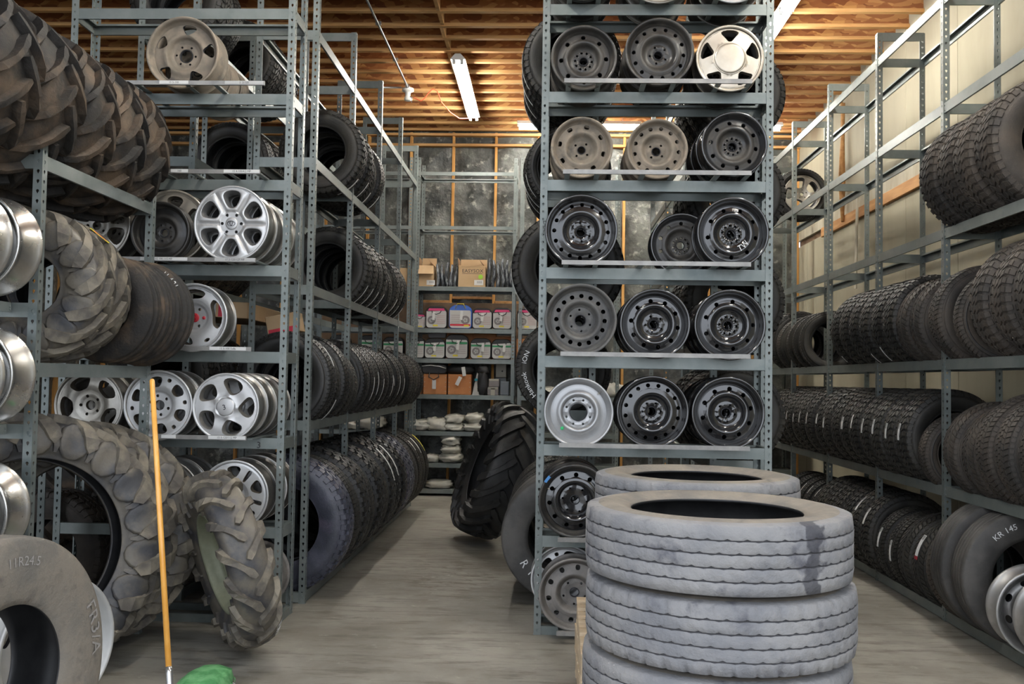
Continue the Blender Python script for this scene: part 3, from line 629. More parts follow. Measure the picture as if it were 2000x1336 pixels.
def lug(mb, sf, st, h, mi=0, base=-0.004, inset=0.82):
    """raised bar on the tyre; st = stations of (s, theta, half width in theta, half width in s)"""
    vs = []
    for (s, th, wt, ws) in st:
        for off, k in ((base, 1.0), (h, inset)):
            for sg in (-1, 1):
                r, y = sf.at(s+sg*ws*k, off); t = th+sg*wt*k; vs.append((r*cos(t), y, r*sin(t)))
    fs = []
    n = len(st)
    for i in range(n-1):
        a, b = i*4, i*4+4
        fs += [(a+2, a+3, b+3, b+2), (a, a+2, b+2, b), (a+3, a+1, b+1, b+3)]
    fs += [(0, 1, 3, 2), (4*n-4, 4*n-2, 4*n-1, 4*n-3)]
    mb.add(vs, fs, mi)
def ribbon(mb, sf, st, h, R, mi=0, base=-0.005, inset=0.80):
    """raised bar of true width: st = (s, theta, half width in metres)"""
    n = len(st); vs = []
    for i in range(n):
        a, b = st[max(i-1, 0)], st[min(i+1, n-1)]; ds, dt = b[0]-a[0], (b[1]-a[1])*R; l = math.hypot(ds, dt) or 1
        ns, nt_ = -dt/l, ds/l; s, t, w_ = st[i]
        for off, k in ((base, 1.0), (h, inset)):
            for sg in (-1, 1):
                r, y = sf.at(s+sg*w_*k*ns, off); q = t+sg*w_*k*nt_/R; vs.append((r*cos(q), y, r*sin(q)))
    fs = []
    for i in range(n-1):
        a, b = i*4, i*4+4; fs += [(a+2, a+3, b+3, b+2), (a, a+2, b+2, b), (a+3, a+1, b+1, b+3)]
    fs += [(0, 1, 3, 2), (4*n-4, 4*n-2, 4*n-1, 4*n-3)]; mb.add(vs, fs, mi)
def block(mb, sf, s0, s1, t0, t1, skew, h, mi=0):
    vs = []
    for off, k in ((-0.003, 0.0), (h, 0.10)):
        for s, tt, q in ((s0, t0, 0), (s1, t0+skew, 1), (s1, t1+skew, 2), (s0, t1, 3)):
            sm, tm = (s0+s1)/2, (t0+t1+skew)/2
            r, y = sf.at(s+(sm-s)*k, off); t = tt+(tm-tt)*k; vs.append((r*cos(t), y, r*sin(t)))
    mb.add(vs, [(4, 5, 6, 7), (0, 1, 5, 4), (1, 2, 6, 5), (2, 3, 7, 6), (3, 0, 4, 7)], mi)
def profile(R, W, rb, tw=0.80, bulge=0.5, sh=0.012, drop=0.030):
    h = R-rb; T = tw*W/2
    P = [(R, 0), (R-0.002, T*0.5), (R-sh, T), (R-drop-0.01, T+0.012), (rb+h*0.66, W/2*0.985), (rb+h*0.45, W/2), (rb+h*0.2, W*0.45), (rb+0.012, W*0.40), (rb, W*0.385)]
    return catmull(P, 3)
def carcass(mb, P, n, mi_out, mi_in, t=0.012, side_mi=None, T=None):
    half = P; inner = []
    sf = Surf(P)
    for i, (r, y) in enumerate(P):
        a, b = P[max(i-1, 0)], P[min(i+1, len(P)-1)]; dr, dy = b[0]-a[0], b[1]-a[1]; l = math.hypot(dr, dy)
        k = t if i < len(P)-3 else t*0.9
        rr, yy = r-k*dy/l*1.6, y+k*dr/l
        inner.append((max(rr, P[-1][0]), max(yy, 0.0) if i else 0.0))
    loop = [(r, -y) for r, y in half[::-1]] + half[1:] + inner[::-1] + [(r, -y) for r, y in inner[1:]]
    nh = 2*len(half)-1; mats = []
    for j in range(len(loop)): mats.append(mi_out if j < nh else mi_in)
    if side_mi is not None:
        for j in range(nh-1):
            if abs(loop[j][1]) > T*0.99 or abs(loop[j+1][1]) > T*0.99: mats[j] = side_mi
    mb.rev(loop, n, closed=True, mats=mats)
TY = {}
def tyre(key, R, W, rb, kind, mat, n=64, h=0.009, side=None):
    P = profile(R-h, W, rb); sf = Surf(P); mb = MB(); T = 0.80*W/2
    carcass(mb, P, n, 3 if kind not in ('smooth',) else 0, 1, side_mi=0, T=T)
    if kind == 'road':      # five ribs of blocks
        N = 66; e = [-T, -T*0.62, -T*0.57, -T*0.22, -T*0.17, T*0.17, T*0.22, T*0.57, T*0.62, T]
        for j in range(5):
            a, b = e[2*j], e[2*j+1]; sk = (0.35, -0.25, 0.2, -0.25, 0.35)[j]*2*PI/N*(1 if j < 3 else -1)
            for k in range(N): t0 = 2*PI*(k+0.5*(j % 2))/N; block(mb, sf, a, b, t0, t0+2*PI/N*0.86, sk, h)
        for k in range(N):
            t0 = 2*PI*k/N
            for sg in (-1, 1): block(mb, sf, sg*(T+0.003), sg*(T+0.026), t0, t0+2*PI/N*0.7, 0.0, h*0.55)
    elif kind == 'mud':     # staggered all-terrain blocks
        N = 44
        for k in range(N):
            t0 = 2*PI*k/N; d = 2*PI/N
            block(mb, sf, -T*0.20, T*0.18, t0, t0+d*0.78, d*0.5, h)
            for sg in (-1, 1):
                block(mb, sf, sg*T*0.26, sg*T*0.60, t0+d*(0.3 if sg > 0 else 0.55), t0+d*(1.02 if sg > 0 else 1.3), -d*0.45, h)
                block(mb, sf, sg*T*0.67, sg*T*1.02, t0+d*0.1, t0+d*0.76, d*0.15, h)
                block(mb, sf, sg*(T*1.0), sg*(T+0.036), t0+d*0.25, t0+d*0.9, 0, h*0.8)
    elif kind == 'vee':     # directional grooves
        N = 54
        for k in range(N):
            t0 = 2*PI*k/N; d = 2*PI/N
            for sg in (-1, 1):
                block(mb, sf, sg*T*0.06, sg*T*0.42, t0, t0+d*0.74, d*1.3, h)
                block(mb, sf, sg*T*0.48, sg*T*1.02, t0+d*1.4, t0+d*2.1, d*0.6, h)
                block(mb, sf, sg*(T+0.002), sg*(T+0.024), t0+d*0.1, t0+d*0.8, 0, h*0.5)
    elif kind == 'rib':     # plain circumferential ribs
        e = [-T, -T*0.63, -T*0.55, -T*0.24, -T*0.16, T*0.16, T*0.24, T*0.55, T*0.63, T]; N = 96
        for j in range(5):
            for k in range(N): t0 = 2*PI*k/N; block(mb, sf, e[2*j], e[2*j+1], t0, t0+2*PI/N*(0.985 if j in (1, 2, 3) else 0.9), 0, h)
    elif kind == 'drive':   # truck drive axle: deep shoulder lugs
        N = 40
        for k in range(N):
            t0 = 2*PI*k/N; d = 2*PI/N
            for sg in (-1, 1):
                block(mb, sf, sg*T*0.04, sg*T*0.40, t0+d*0.2*sg, t0+d*(0.2*sg+0.8), d*0.3, h)
                block(mb, sf, sg*T*0.46, sg*T*0.76, t0+d*0.4, t0+d*1.2, -d*0.3, h)
                block(mb, sf, sg*T*0.80, sg*T*1.03, t0, t0+d*0.62, 0, h)
                block(mb, sf, sg*T*1.0, sg*(T+0.04), t0+d*0.05, t0+d*0.57, 0, h*0.7)
    mats = [mat, 'inside', mat, 'groove_black' if mat in ('tyre', 'tyre_new') else mat]
    me = mb.build('tyre', mats); TY[key] = (me, sf, R, W, rb, T); return me
tyre('road', 0.335, 0.235, 0.205, 'road', 'tyre'); tyre('road_big', 0.37, 0.255, 0.215, 'road', 'tyre_new')
tyre('mud', 0.375, 0.262, 0.210, 'mud', 'tyre'); tyre('mud_dust', 0.415, 0.28, 0.215, 'mud', 'tyre_dust', h=0.011)
tyre('road_dust', 0.36, 0.25, 0.21, 'road', 'tyre_dust'); tyre('vee', 0.345, 0.24, 0.205, 'vee', 'tyre'); tyre('vee_dust', 0.34, 0.25, 0.20, 'vee', 'tyre_dust')
tyre('small', 0.30, 0.20, 0.19, 'road', 'tyre_dust'); tyre('low', 0.32, 0.22, 0.225, 'vee', 'tyre')
tyre('truck_rib', 0.51, 0.275, 0.29, 'rib', 'tyre', 72, 0.012); tyre('truck_drive', 0.52, 0.28, 0.29, 'drive', 'blue_rubber', 72, 0.018)
tyre('truck_blk', 0.53, 0.29, 0.29, 'drive', 'tyre_new', 72, 0.018)

def tractor_tyre(key, R, W, rb, n_lug, h, mat, lugmat, n=72, wide=0.034, angle=0.95, lobes=False):
    """agricultural tyre: long angled lugs that run from the middle over the shoulder"""
    P = catmull([(R-h, 0), (R-h-0.004, W*0.22), (R-h-0.020, W*0.40), (R-h-0.055, W*0.485), (rb+(R-rb)*0.50, W*0.50), (rb+(R-rb)*0.22, W*0.46), (rb+0.025, W*0.40), (rb, W*0.37)], 3)
    sf = Surf(P); mb = MB(); carcass(mb, P, n, 0, 1, t=0.016)
    S = sf.L[7]+0.02
    step = 2*PI/n_lug
    for k in range(n_lug):
        for sg in (-1, 1):
            t0 = step*(k+(0.5 if sg > 0 else 0)); st = []
            for q, (u, hw) in enumerate(((-0.06, 0.7), (0.10, 1.25), (0.30, 0.9), (0.55, 0.85), (0.80, 0.95), (1.0, 1.2), (1.25, 1.5), (1.42, 1.25))):
                st.append((sg*S*u, t0-angle*step*(max(u, 0.0)**0.9-(0.06 if u < 0 else 0))*1.15, wide*hw*0.62))
            ribbon(mb, sf, st, h, R, 2)
            if lobes:      # rounded shoulder pad between two lugs
                tc = st[-1][1]+step*0.5; K = 12; vs = []
                for off, f in ((-0.003, 1.0), (h*0.55, 0.94), (h*0.60, 0.80), (h*0.40, 0.45)):
                    for q in range(K):
                        a = 2*PI*q/K; r, y = sf.at(sg*(S*1.36+S*0.70*f*(abs(sin(a))**0.8)*(1 if sin(a) > 0 else -1)), off); t = tc+step*0.47*f*cos(a)*(1-0.12*sin(a)); vs.append((r*cos(t), y, r*sin(t)))
                fs = [(j*K+q, j*K+(q+1) % K, (j+1)*K+(q+1) % K, (j+1)*K+q) for j in (0, 1, 2) for q in range(K)]+[tuple(range(3*K, 4*K))]
                mb.add(vs, fs, 0, True)
            # buttress that fades down the sidewall
            r0, y0 = sf.at(sg*S*1.22, 0.0)
            st2 = [(sg*S*1.38, st[-1][1], wide/R*0.75, 0), (sg*S*1.62, st[-1][1]-0.01, wide/R*0.5, 0), (sg*S*1.85, st[-1][1]-0.01, wide/R*0.3, 0)]
            lug(mb, sf, st2, h*0.45, 0)
    me = mb.build('tyre', [mat, 'inside', lugmat]); TY[key] = (me, sf, R, W, rb, W*0.4); return me
tractor_tyre('ag_big', 0.72, 0.28, 0.46, 18, 0.045, 'tractor', 'tractor_lug', 96, wide=0.046, angle=0.7, lobes=True)
tractor_tyre('ag_mud', 0.49, 0.33, 0.26, 15, 0.042, 'tractor_mud', 'tractor_mud', wide=0.030)
tractor_tyre('ag_mud_wide', 0.50, 0.38, 0.26, 14, 0.046, 'tractor_mud', 'tractor_mud', wide=0.032)
tractor_tyre('ag_side', 0.46, 0.27, 0.185, 13, 0.036, 'tractor', 'tractor_lug', wide=0.045, lobes=True)
tractor_tyre('ag_lean', 0.585, 0.25, 0.33, 16, 0.034, 'tractor', 'tractor_lug', 84, wide=0.036, angle=-0.62)
tractor_tyre('ag_dark', 0.76, 0.46, 0.42, 20, 0.045, 'tractor_new', 'tractor_new', 84, wide=0.05)
# ribbed implement tyre
def implement():
    R, W, rb = 0.385, 0.19, 0.20
    P = catmull([(R, 0), (R-0.003, 0.014), (R-0.022, 0.022), (R-0.022, 0.034), (R-0.010, 0.044), (R-0.012, 0.058), (R-0.03, 0.070), (R-0.07, 0.088), (rb+0.08, 0.095), (rb+0.03, 0.085), (rb, 0.072)], 2)
    mb = MB(); carcass(mb, P, 64, 0, 1); TY['implement'] = (mb.build('tyre', ['tractor_mud', 'inside']), Surf(P), R, W, rb, 0.06)
implement()
# worn truck tyres for the stack on the pallet and the big one in the left foreground
def worn_truck(key, R, W, rb, mats, seed, grooves=(-0.62, -0.21, 0.21, 0.62), n=240, gw=0.0019, shoulder_cuts=False, ribwear=0.004):
    rn = random.Random(seed); T = W*0.42
    out = [(rb, -W*0.40), (rb+0.03, -W*0.44), (rb+(R-rb)*0.4, -W*0.49), (rb+(R-rb)*0.62, -W*0.49), (R-0.050, -W*0.47), (R-0.022, -W*0.455), (R-0.007, -W*0.435)]
    tags_ = [0]*7
    for g in grooves:
        y = g*T
        out += [(R-0.001, y-gw*2.2), (R-0.002, y-gw), (R-0.010, y-gw*0.6), (R-0.010, y+gw*0.6), (R-0.002, y+gw), (R-0.001, y+gw*2.2)]; tags_ += [1, 2, 3, 3, 2, 1]
    out += [(r, -y) for r, y in out[:7][::-1]]; tags_ += [0]*7
    inner = [(rb, W*0.36), (rb+0.05, W*0.42), (R-0.07, W*0.42), (R-0.035, W*0.25), (R-0.03, 0), (R-0.035, -W*0.25), (R-0.07, -W*0.42), (rb+0.05, -W*0.42), (rb, -W*0.36)]
    loop = out+inner; m = len(loop); no = len(out); vs = []; gj = []
    # sipes: small notches bite into the ribs at intervals
    for k in range(n):
        c, q = cos(2*PI*k/n), sin(2*PI*k/n); gi = 0
        for j, (r, y) in enumerate(loop):
            if j < no and tags_[j] in (2,):
                g = (j-7)//6; side = -1 if (j-7) % 6 < 3 else 1
                ph = (k+g*2) % 5
                if ph == 0 and side > 0: y += 0.0045; r -= 0.002
                if ph == 2 and side < 0: y -= 0.003; r -= 0.0015
            if j < no and tags_[j] == 1:
                g = (j-7)//6; side = -1 if (j-7) % 6 < 3 else 1
                if side > 0 and (k+g*2) % 5 == 0: y += 0.004
            if shoulder_cuts and j in (5, 6, no-6, no-7) and k % 6 == 0: r -= 0.012
            if j < no: r += 0.0018*vnoise(k*0.05, j*0.7+seed, 1.0)
            vs.append((r*c, y, r*q))
    mb = MB(); fs = []; mi = []
    for k in range(n):
        k2 = (k+1) % n
        for j in range(m):
            j2 = (j+1) % m
            fs.append((k*m+j, k2*m+j, k2*m+j2, k*m+j2))
            if j >= no-1: mi.append(2)
            elif tags_[j] in (2, 3) and tags_[j2] in (2, 3): mi.append(3)
            elif j < 4 or j >= no-5: mi.append(1)
            else: mi.append(0)
    mb.v = vs; mb.f = fs; mb.m = mi; mb.sm = [True]*len(fs)
    P = [(r, y) for r, y in out[::-1][:7]][::-1]
    me = mb.build('tyre', mats); TY[key] = (me, Surf([(R, 0), (R, T)]+P), R, W, rb, T); return me
worn_truck('stack_a', 0.50, 0.262, 0.325, ['truck', 'truck_top', 'inside', 'groove'], 1)
worn_truck('stack_top', 0.50, 0.262, 0.325, ['truck_smear', 'truck_top', 'inside', 'groove'], 6)
worn_truck('stack_b', 0.506, 0.262, 0.325, ['truck', 'truck_top', 'inside', 'groove'], 2, shoulder_cuts=True)
worn_truck('stack_c', 0.502, 0.262, 0.325, ['truck', 'truck_top', 'inside', 'groove'], 3)
worn_truck('grey_truck', 0.515, 0.28, 0.262, ['old_grey', 'old_grey', 'inside', 'old_grey'], 4, grooves=(-0.6, 0, 0.6), n=160)
worn_truck('plain_truck', 0.47, 0.26, 0.27, ['plain_rubber', 'plain_rubber', 'inside', 'groove_black'], 5, n=160)

def place_mat(loc, yaw=0.0, lean=0.0, spin=0.0, roll=0.0):
    """spin about the axle, lean about X, then yaw about Z"""
    return Matrix.Translation(Vector(loc)) @ Matrix.Rotation(yaw, 4, 'Z') @ Matrix.Rotation(roll, 4, 'Y') @ Matrix.Rotation(lean, 4, 'X') @ Matrix.Rotation(spin, 4, 'Y')
_strip = {}
def strip_mesh(key, half, wid, mat):
    kk = (key, round(half, 2), wid, mat)
    if kk in _strip: return _strip[kk]
    me, sf, R, W, rb, T = TY[key]; mb = MB(); N = 10; vs = []
    for i in range(N+1):
        t = -half+2*half*i/N
        for y in (-wid/2, wid/2):
            for r in (R+0.0005, R+0.0025): vs.append((r*cos(t), y, r*sin(t)))
    fs = [(0, 1, 3, 2), (4*N, 4*N+2, 4*N+3, 4*N+1)]; mi = [0]
    for i in range(N):
        a, b = 4*i, 4*i+4; fs += [(a+1, b+1, b+3, a+3), (a, a+2, b+2, b), (a, b, b+1, a+1), (a+2, a+3, b+3, b+2)]
    mb.add(vs, fs, 0)
    if wid > 0.03:
        for q in range(9):
            t0 = -half*0.95+q*0.012; vs = []
            for t in (t0, t0+0.006):
                for y in (-wid*0.4, wid*0.4): r = R+0.003; vs.append((r*cos(t), y, r*sin(t)))
            mb.add(vs, [(0, 1, 3, 2)], 1)
    _strip[kk] = mb.build('tread_label', [mat, 'ink']); return _strip[kk]
def put_tyre(key, loc, label, group=None, yaw=0.0, lean=0.0, roll=0.0, strip=None, name='tyre', cat='tyre', s=1.0):
    """strip = (angle on the tread, half length, width, material, side offset)"""
    me = TY[key][0]; spin = random.uniform(0, 2*PI)
    o = ob(name, me, None, mat4=place_mat(loc, yaw, lean, spin, roll) @ Matrix.Scale(s, 4)); tag(o, label, cat, group); o['spin'] = spin
    if strip:
        a, half, wid, mt = strip[:4]; off = strip[4] if len(strip) > 4 else 0
        s = ob('tread_label', strip_mesh(key, half, wid, mt), o, mat4=Matrix.Translation((0, off, 0)) @ Matrix.Rotation(-spin-a, 4, 'Y'))
    return o
def sidewall_text(o, key, s, size, r, ang, mat, flip=False, name='lettering', spin_of=None):
    me, sf, R, W, rb, T = TY[key]
    def yf(rr):
        best = max((y for (pr, y) in sf.P if abs(pr-rr) < 0.03), default=W/2); return -(best+0.003)
    mb = MB(); ring_text(mb, s, size, r, ang, yf, 0, flip)
    # undo the random spin so that the writing stands where it should
    q = (o.matrix_basis.to_3x3()).copy(); inv = Matrix.Rotation(-o['spin'], 4, 'Y') if 'spin' in o else Matrix.Identity(4)
    return ob(name, mb.build(name, [mat]), o, mat4=inv)

# ---------------------------------------------------------------- wheels
def arc_pts(a, b, r0, r1): pass
def plain_band(mb, ra, rb_, yf, rings=2, n=72, mi=0):
    vs = []; fs = []
    for k in range(n):
        t = 2*PI*k/n
        for j in range(rings+1): r = ra+(rb_-ra)*j/rings; vs.append((r*cos(t), yf(r, t), r*sin(t)))
    m = rings+1
    for k in range(n):
        k2 = (k+1) % n
        for j in range(rings): fs.append((k*m+j, k2*m+j, k2*m+j+1, k*m+j+1))
    mb.add(vs, fs, mi, True)
def hole_band(mb, ra, rb_, n, yf, kinds, phase=0.0, mi=0, mi_wall=1, rings=3):
    """n cells, each with one hole; kind: ru, rv (fractions of the half cell), p power, taper, cu, cv, depth, shrink"""
    wts = [k.get('w', 1.0) for k in kinds]; tot = sum(wts[i % len(kinds)] for i in range(n)); t = phase
    K = 24
    for i in range(n):
        kd = kinds[i % len(kinds)]; dt = 2*PI*kd.get('w', 1.0)/tot; tc = t+dt/2; t += dt
        rm, hr = (ra+rb_)/2, (rb_-ra)/2
        p = kd.get('p', 2.0); B = []; Hh = []
        for k in range(K):
            a = 2*PI*k/K; m = max(abs(cos(a)), abs(sin(a))); u, v = cos(a)/m, sin(a)/m
            B.append((u, v))
            s = (abs(u)**p+abs(v)**p)**(-1.0/p); hu, hv = u*s*kd['ru'], v*s*kd['rv']
            if 'round' in kd:   # true radius in metres
                hu, hv = u*s*kd['round']/(rm*dt/2), v*s*kd['round']/hr
            hu = hu*(1+kd.get('taper', 0)*v*s)+kd.get('cu', 0)+kd.get('lean', 0)*v*s; hv = hv+kd.get('cv', 0); Hh.append((hu, hv))
        def P(u, v, dy=0.0): r = rm+v*hr; th = tc+u*dt/2; return (r*cos(th), yf(r, th)+dy, r*sin(th))
        vs = []; fs = []
        cut = kd.get('bevel', 0.0)
        for j in range(rings+1):
            f = j/rings
            for k in range(K):
                u = B[k][0]+(Hh[k][0]-B[k][0])*f; v = B[k][1]+(Hh[k][1]-B[k][1])*f
                vs.append(P(u, v, cut if j == rings else 0.0))
        for j in range(rings):
            for k in range(K): k2 = (k+1) % K; fs.append((j*K+k, j*K+k2, (j+1)*K+k2, (j+1)*K+k))
        mb.add(vs, fs, mi, True)
        d = kd.get('depth', 0.004); sh = kd.get('shrink', 1.0); cu, cv = kd.get('cu', 0), kd.get('cv', 0); vs = []
        for dd, q in ((cut, 1.0), (cut+d, sh), (cut+d+0.012, sh)):
            for k in range(K): vs.append(P(cu+(Hh[k][0]-cu)*q, cv+(Hh[k][1]-cv)*q, dd))
        fs = [(j*K+k, j*K+(k+1) % K, (j+1)*K+(k+1) % K, (j+1)*K+k) for j in (0, 1) for k in range(K)]
        mb.add(vs, fs, mi_wall, True)
def rim_mesh(R, W, mats, lipw=0.010, well=0.045, n=72):
    o = [(R-0.012, 0.0005), (R-0.004, -0.001), (R, 0.003), (R, 0.009), (R-0.004, 0.012), (R-0.014, 0.014), (R-0.019, 0.035), (R-0.022, 0.045), (R-well, 0.062), (R-well, 0.095),
         (R-0.024, 0.125), (R-0.018, W-0.03), (R-0.014, W-0.014), (R-0.003, W-0.012), (R, W-0.008), (R, W-0.003), (R-0.005, W), (R-0.014, W-0.003)]
    i = [(R-0.022, W-0.014), (R-0.026, W-0.035), (R-0.030, 0.128), (R-well-0.006, 0.10), (R-well-0.006, 0.060), (R-0.030, 0.044), (R-0.026, 0.032), (R-0.021, 0.016), (R-0.018, 0.006)]
    mb = MB(); loop = o+i; mats_i = [0]*len(loop)
    for j in range(5, 13): mats_i[j] = 1
    for j in range(len(o), len(loop)-1): mats_i[j] = 2
    mats_i[-1] = 0; mb.rev(loop, n, closed=True, mats=mats_i); return mb.build('rim', mats)
def interp(tab):
    def f(r, th=0):
        if r <= tab[0][0]: return tab[0][1]
        for (a, ya), (b, yb) in zip(tab, tab[1:]):
            if r <= b: t = (r-a)/(b-a); t = t*t*(3-2*t); return ya+(yb-ya)*t
        return tab[-1][1]
    return f
def cap_disc(mb, r, y, mi, bulge=0.006, n=28, t=0.01):
    mb.rev([(0.0005, y-bulge), (r*0.5, y-bulge*0.8), (r*0.85, y-bulge*0.3), (r, y), (r, y+t)], n, mi)
def emblem_ellipses(mb, y, s, mi):
    for a, b, dz, w in ((1.0, 0.66, 0, 0.10), (0.34, 0.56, 0.05, 0.09), (0.66, 0.24, 0.30, 0.08)):
        K = 28; vs = []
        for k in range(K):
            t = 2*PI*k/K
            for f in (1-w/a*0.6, 1+w/a*0.6):
                for yy in (y-0.002, y): vs.append((a*s*f*cos(t), yy, s*(b*f*sin(t)+dz)))
        fs = []
        for k in range(K): c, d = 4*k, 4*((k+1) % K); fs += [(c, d, d+2, c+2), (c+1, c+3, d+3, d+1), (c+2, d+2, d+3, c+3), (c, c+1, d+1, d)]
        mb.add(vs, fs, mi)
WH = {}
def wheel_proto(key, R, W, rim_mats, disc_parts):
    """disc_parts: list of (name, mesh)"""
    WH[key] = (R, W, [('rim', rim_mesh(R, W, rim_mats))]+disc_parts)
def steel_wheel(key, R, W, mat, nh, rh, hole, nl, rl, bore, rimm=None, dish=0.5, slot=None, bump=8, barrel='dark_barrel', ph=0.1, cutout=None):
    """pressed steel wheel: vent holes, raised ring, dished hub"""
    tab = [(bore, 0.080), (R*0.20, 0.076), (rl+0.017, 0.078), (R*0.40, 0.070), (R*0.50, 0.036), (R*0.535, 0.031), (R*0.60, 0.037), (rh-0.01, 0.044), (rh+hole+0.006, 0.050), (R*0.865, 0.058), (R*0.90, 0.062)]
    yf0 = interp(tab)
    def yf(r, th):
        y = yf0(r); q = max(0.0, 1-abs(r-rl)/(R*0.09)); return y-0.006*q*(0.5+0.5*cos(th*nl*(2 if bump > 6 else 1)))
    mb = MB(); hb = 0.020
    plain_band(mb, bore, rl-0.016, yf, 1, 72)
    hole_band(mb, rl-0.016, rl+0.016, nl, yf, [dict(ru=0.3, rv=0.5, round=0.0075, depth=0.008)], phase=ph, mi_wall=1, rings=2)
    lo = rh-hole-0.008 if nh else R*0.7; hi = rh+hole+0.008 if nh else R*0.7
    plain_band(mb, rl+0.016, lo, yf, 8, 72)
    if nh:
        kd = slot or dict(ru=0.3, rv=0.3, round=hole, depth=0.010)
        hole_band(mb, lo, hi, nh, yf, [kd], phase=ph*1.7, rings=2)
    plain_band(mb, hi, R*0.90, yf, 2, 72)
    mb.rev([(bore, 0.080), (bore-0.002, 0.072), (bore-0.004, 0.072), (bore-0.004, 0.10)], 40, 1)
    mb.rev([(R*0.89, 0.058), (R*0.91, 0.064), (R*0.91, 0.085)], 72, 0)
    me = mb.build('disc', [mat, 'ink'])
    wheel_proto(key, R, W, [rimm or mat, rimm or mat, rimm or mat], [('disc', me)])
steel_wheel('blk10', 0.225, 0.19, 'blk', 10, 0.150, 0.0146, 5, 0.055, 0.032)
steel_wheel('blk10b', 0.225, 0.19, 'blk', 9, 0.152, 0.0135, 10, 0.055, 0.032)
steel_wheel('blk16', 0.232, 0.19, 'blk', 16, 0.172, 0.0135, 6, 0.060, 0.033)
steel_wheel('dust10', 0.215, 0.18, 'blk_dust', 8, 0.146, 0.0146, 10, 0.055, 0.030, ph=0.25)
steel_wheel('dust14', 0.226, 0.18, 'blk_dust', 14, 0.163, 0.0129, 5, 0.055, 0.031)
steel_wheel('tan8', 0.205, 0.175, 'tan', 8, 0.148, 0.014, 4, 0.050, 0.028, slot=dict(ru=0.30, rv=0.62, p=3.0, depth=0.01), bump=4)
steel_wheel('tan12', 0.200, 0.175, 'tan', 13, 0.146, 0.0135, 4, 0.050, 0.030, bump=4)
steel_wheel('brz10', 0.225, 0.19, 'blk_dust', 10, 0.155, 0.0146, 10, 0.055, 0.032, rimm='blk')
steel_wheel('grey16', 0.236, 0.19, 'rust_gray', 16, 0.158, 0.0146, 6, 0.070, 0.038, bump=4)
steel_wheel('silver8', 0.225, 0.17, 'silver', 0, 0.15, 0.01, 8, 0.083, 0.058, ph=0.0, bump=4)
steel_wheel('blk12', 0.232, 0.20, 'blk', 11, 0.162, 0.0145, 6, 0.078, 0.032, rimm='blk_dust', ph=0.4, bump=4)
steel_wheel('pale10', 0.232, 0.19, 'pale', 10, 0.168, 0.0145, 5, 0.073, 0.032, ph=0.3, bump=4, slot=dict(ru=0.30, rv=0.75, p=2.4, depth=0.01))
steel_wheel('dirty6', 0.25, 0.20, 'tan', 5, 0.170, 0.036, 6, 0.066, 0.046, ph=0.46, bump=4, slot=dict(ru=0.36, rv=0.84, p=2.6, taper=0.45, depth=0.012))
steel_wheel('spare', 0.20, 0.11, 'blk_dust', 0, 0.14, 0.01, 5, 0.055, 0.03)

def alloy(key, R, W, mat, pocket, tab, bands, extra=None, barrel='barrel', rimm=None, wallm=None):
    """bands: list of (r0, r1, None | dict(n, kinds, phase), rings)"""
    yf0 = interp(tab['y']); gv = tab.get('groove'); ns = tab.get('n', 5); ph = tab.get('phase', 0.0)
    def yf(r, th):
        y = yf0(r)
        if gv:
            x = ((th-ph)/(2*PI/ns)) % 1.0; d = min(x, 1-x)*2*PI/ns*r    # metres from the spoke's middle line
            if gv[0] < r < gv[1]: y += gv[2]*math.exp(-(d/gv[3])**2)*min(1, (r-gv[0])/0.01, (gv[1]-r)/0.01)
        return y
    mb = MB()
    for (a, b, hb, rings) in bands:
        if hb is None: plain_band(mb, a, b, yf, rings, 90)
        else: hole_band(mb, a, b, hb['n'], yf, hb['kinds'], hb.get('phase', 0), rings=rings)
    mb.rev([(bands[0][0], yf0(bands[0][0])), (bands[0][0]-0.001, yf0(bands[0][0])+0.03)], 40, 1)
    parts = [('disc', mb.build('disc', [mat, pocket]))]
    if extra: parts += extra
    wheel_proto(key, R, W, [rimm or mat, barrel, barrel], parts)
HP = PI/2
LUG = lambda r=0.009, d=0.02: dict(ru=0.3, rv=0.5, round=r, depth=d)
def cap_part(r, y, mat, bulge=0.006, name='centre_cap', emb=None, text=None, tmat='ink', tsize=0.05, n=28):
    mb = MB(); cap_disc(mb, r, y, 0, bulge, n)
    if emb: emblem_ellipses(mb, y-bulge-0.001, emb, 1)
    if text: flat_text(mb, text, tsize, 0, y-bulge-0.002, -tsize*0.35, 1, 0.3)
    return (name, mb.build(name, [mat, tmat]))
# big six spoke alloy with an emblem cap
alloy('six', 0.258, 0.20, 'alloy', 'pocket', dict(y=[(0.03, 0.012), (0.075, 0.010), (0.10, 0.0), (0.20, -0.004), (0.245, 0.004)], groove=(0.078, 0.236, 0.014, 0.011), n=6, phase=0.0),
      [(0.04, 0.052, None, 1), (0.052, 0.078, dict(n=6, kinds=[LUG(0.0105)], phase=HP+0.0), 2), (0.078, 0.086, None, 1),
       (0.086, 0.238, dict(n=6, kinds=[dict(ru=0.60, rv=0.80, p=2.9, taper=0.10, cv=0.03, depth=0.04, shrink=0.70, bevel=0.003)], phase=0.0), 6), (0.238, 0.250, None, 1)],
      extra=[cap_part(0.041, 0.004, 'alloy', 0.004, emb=0.026, tmat='ink')])
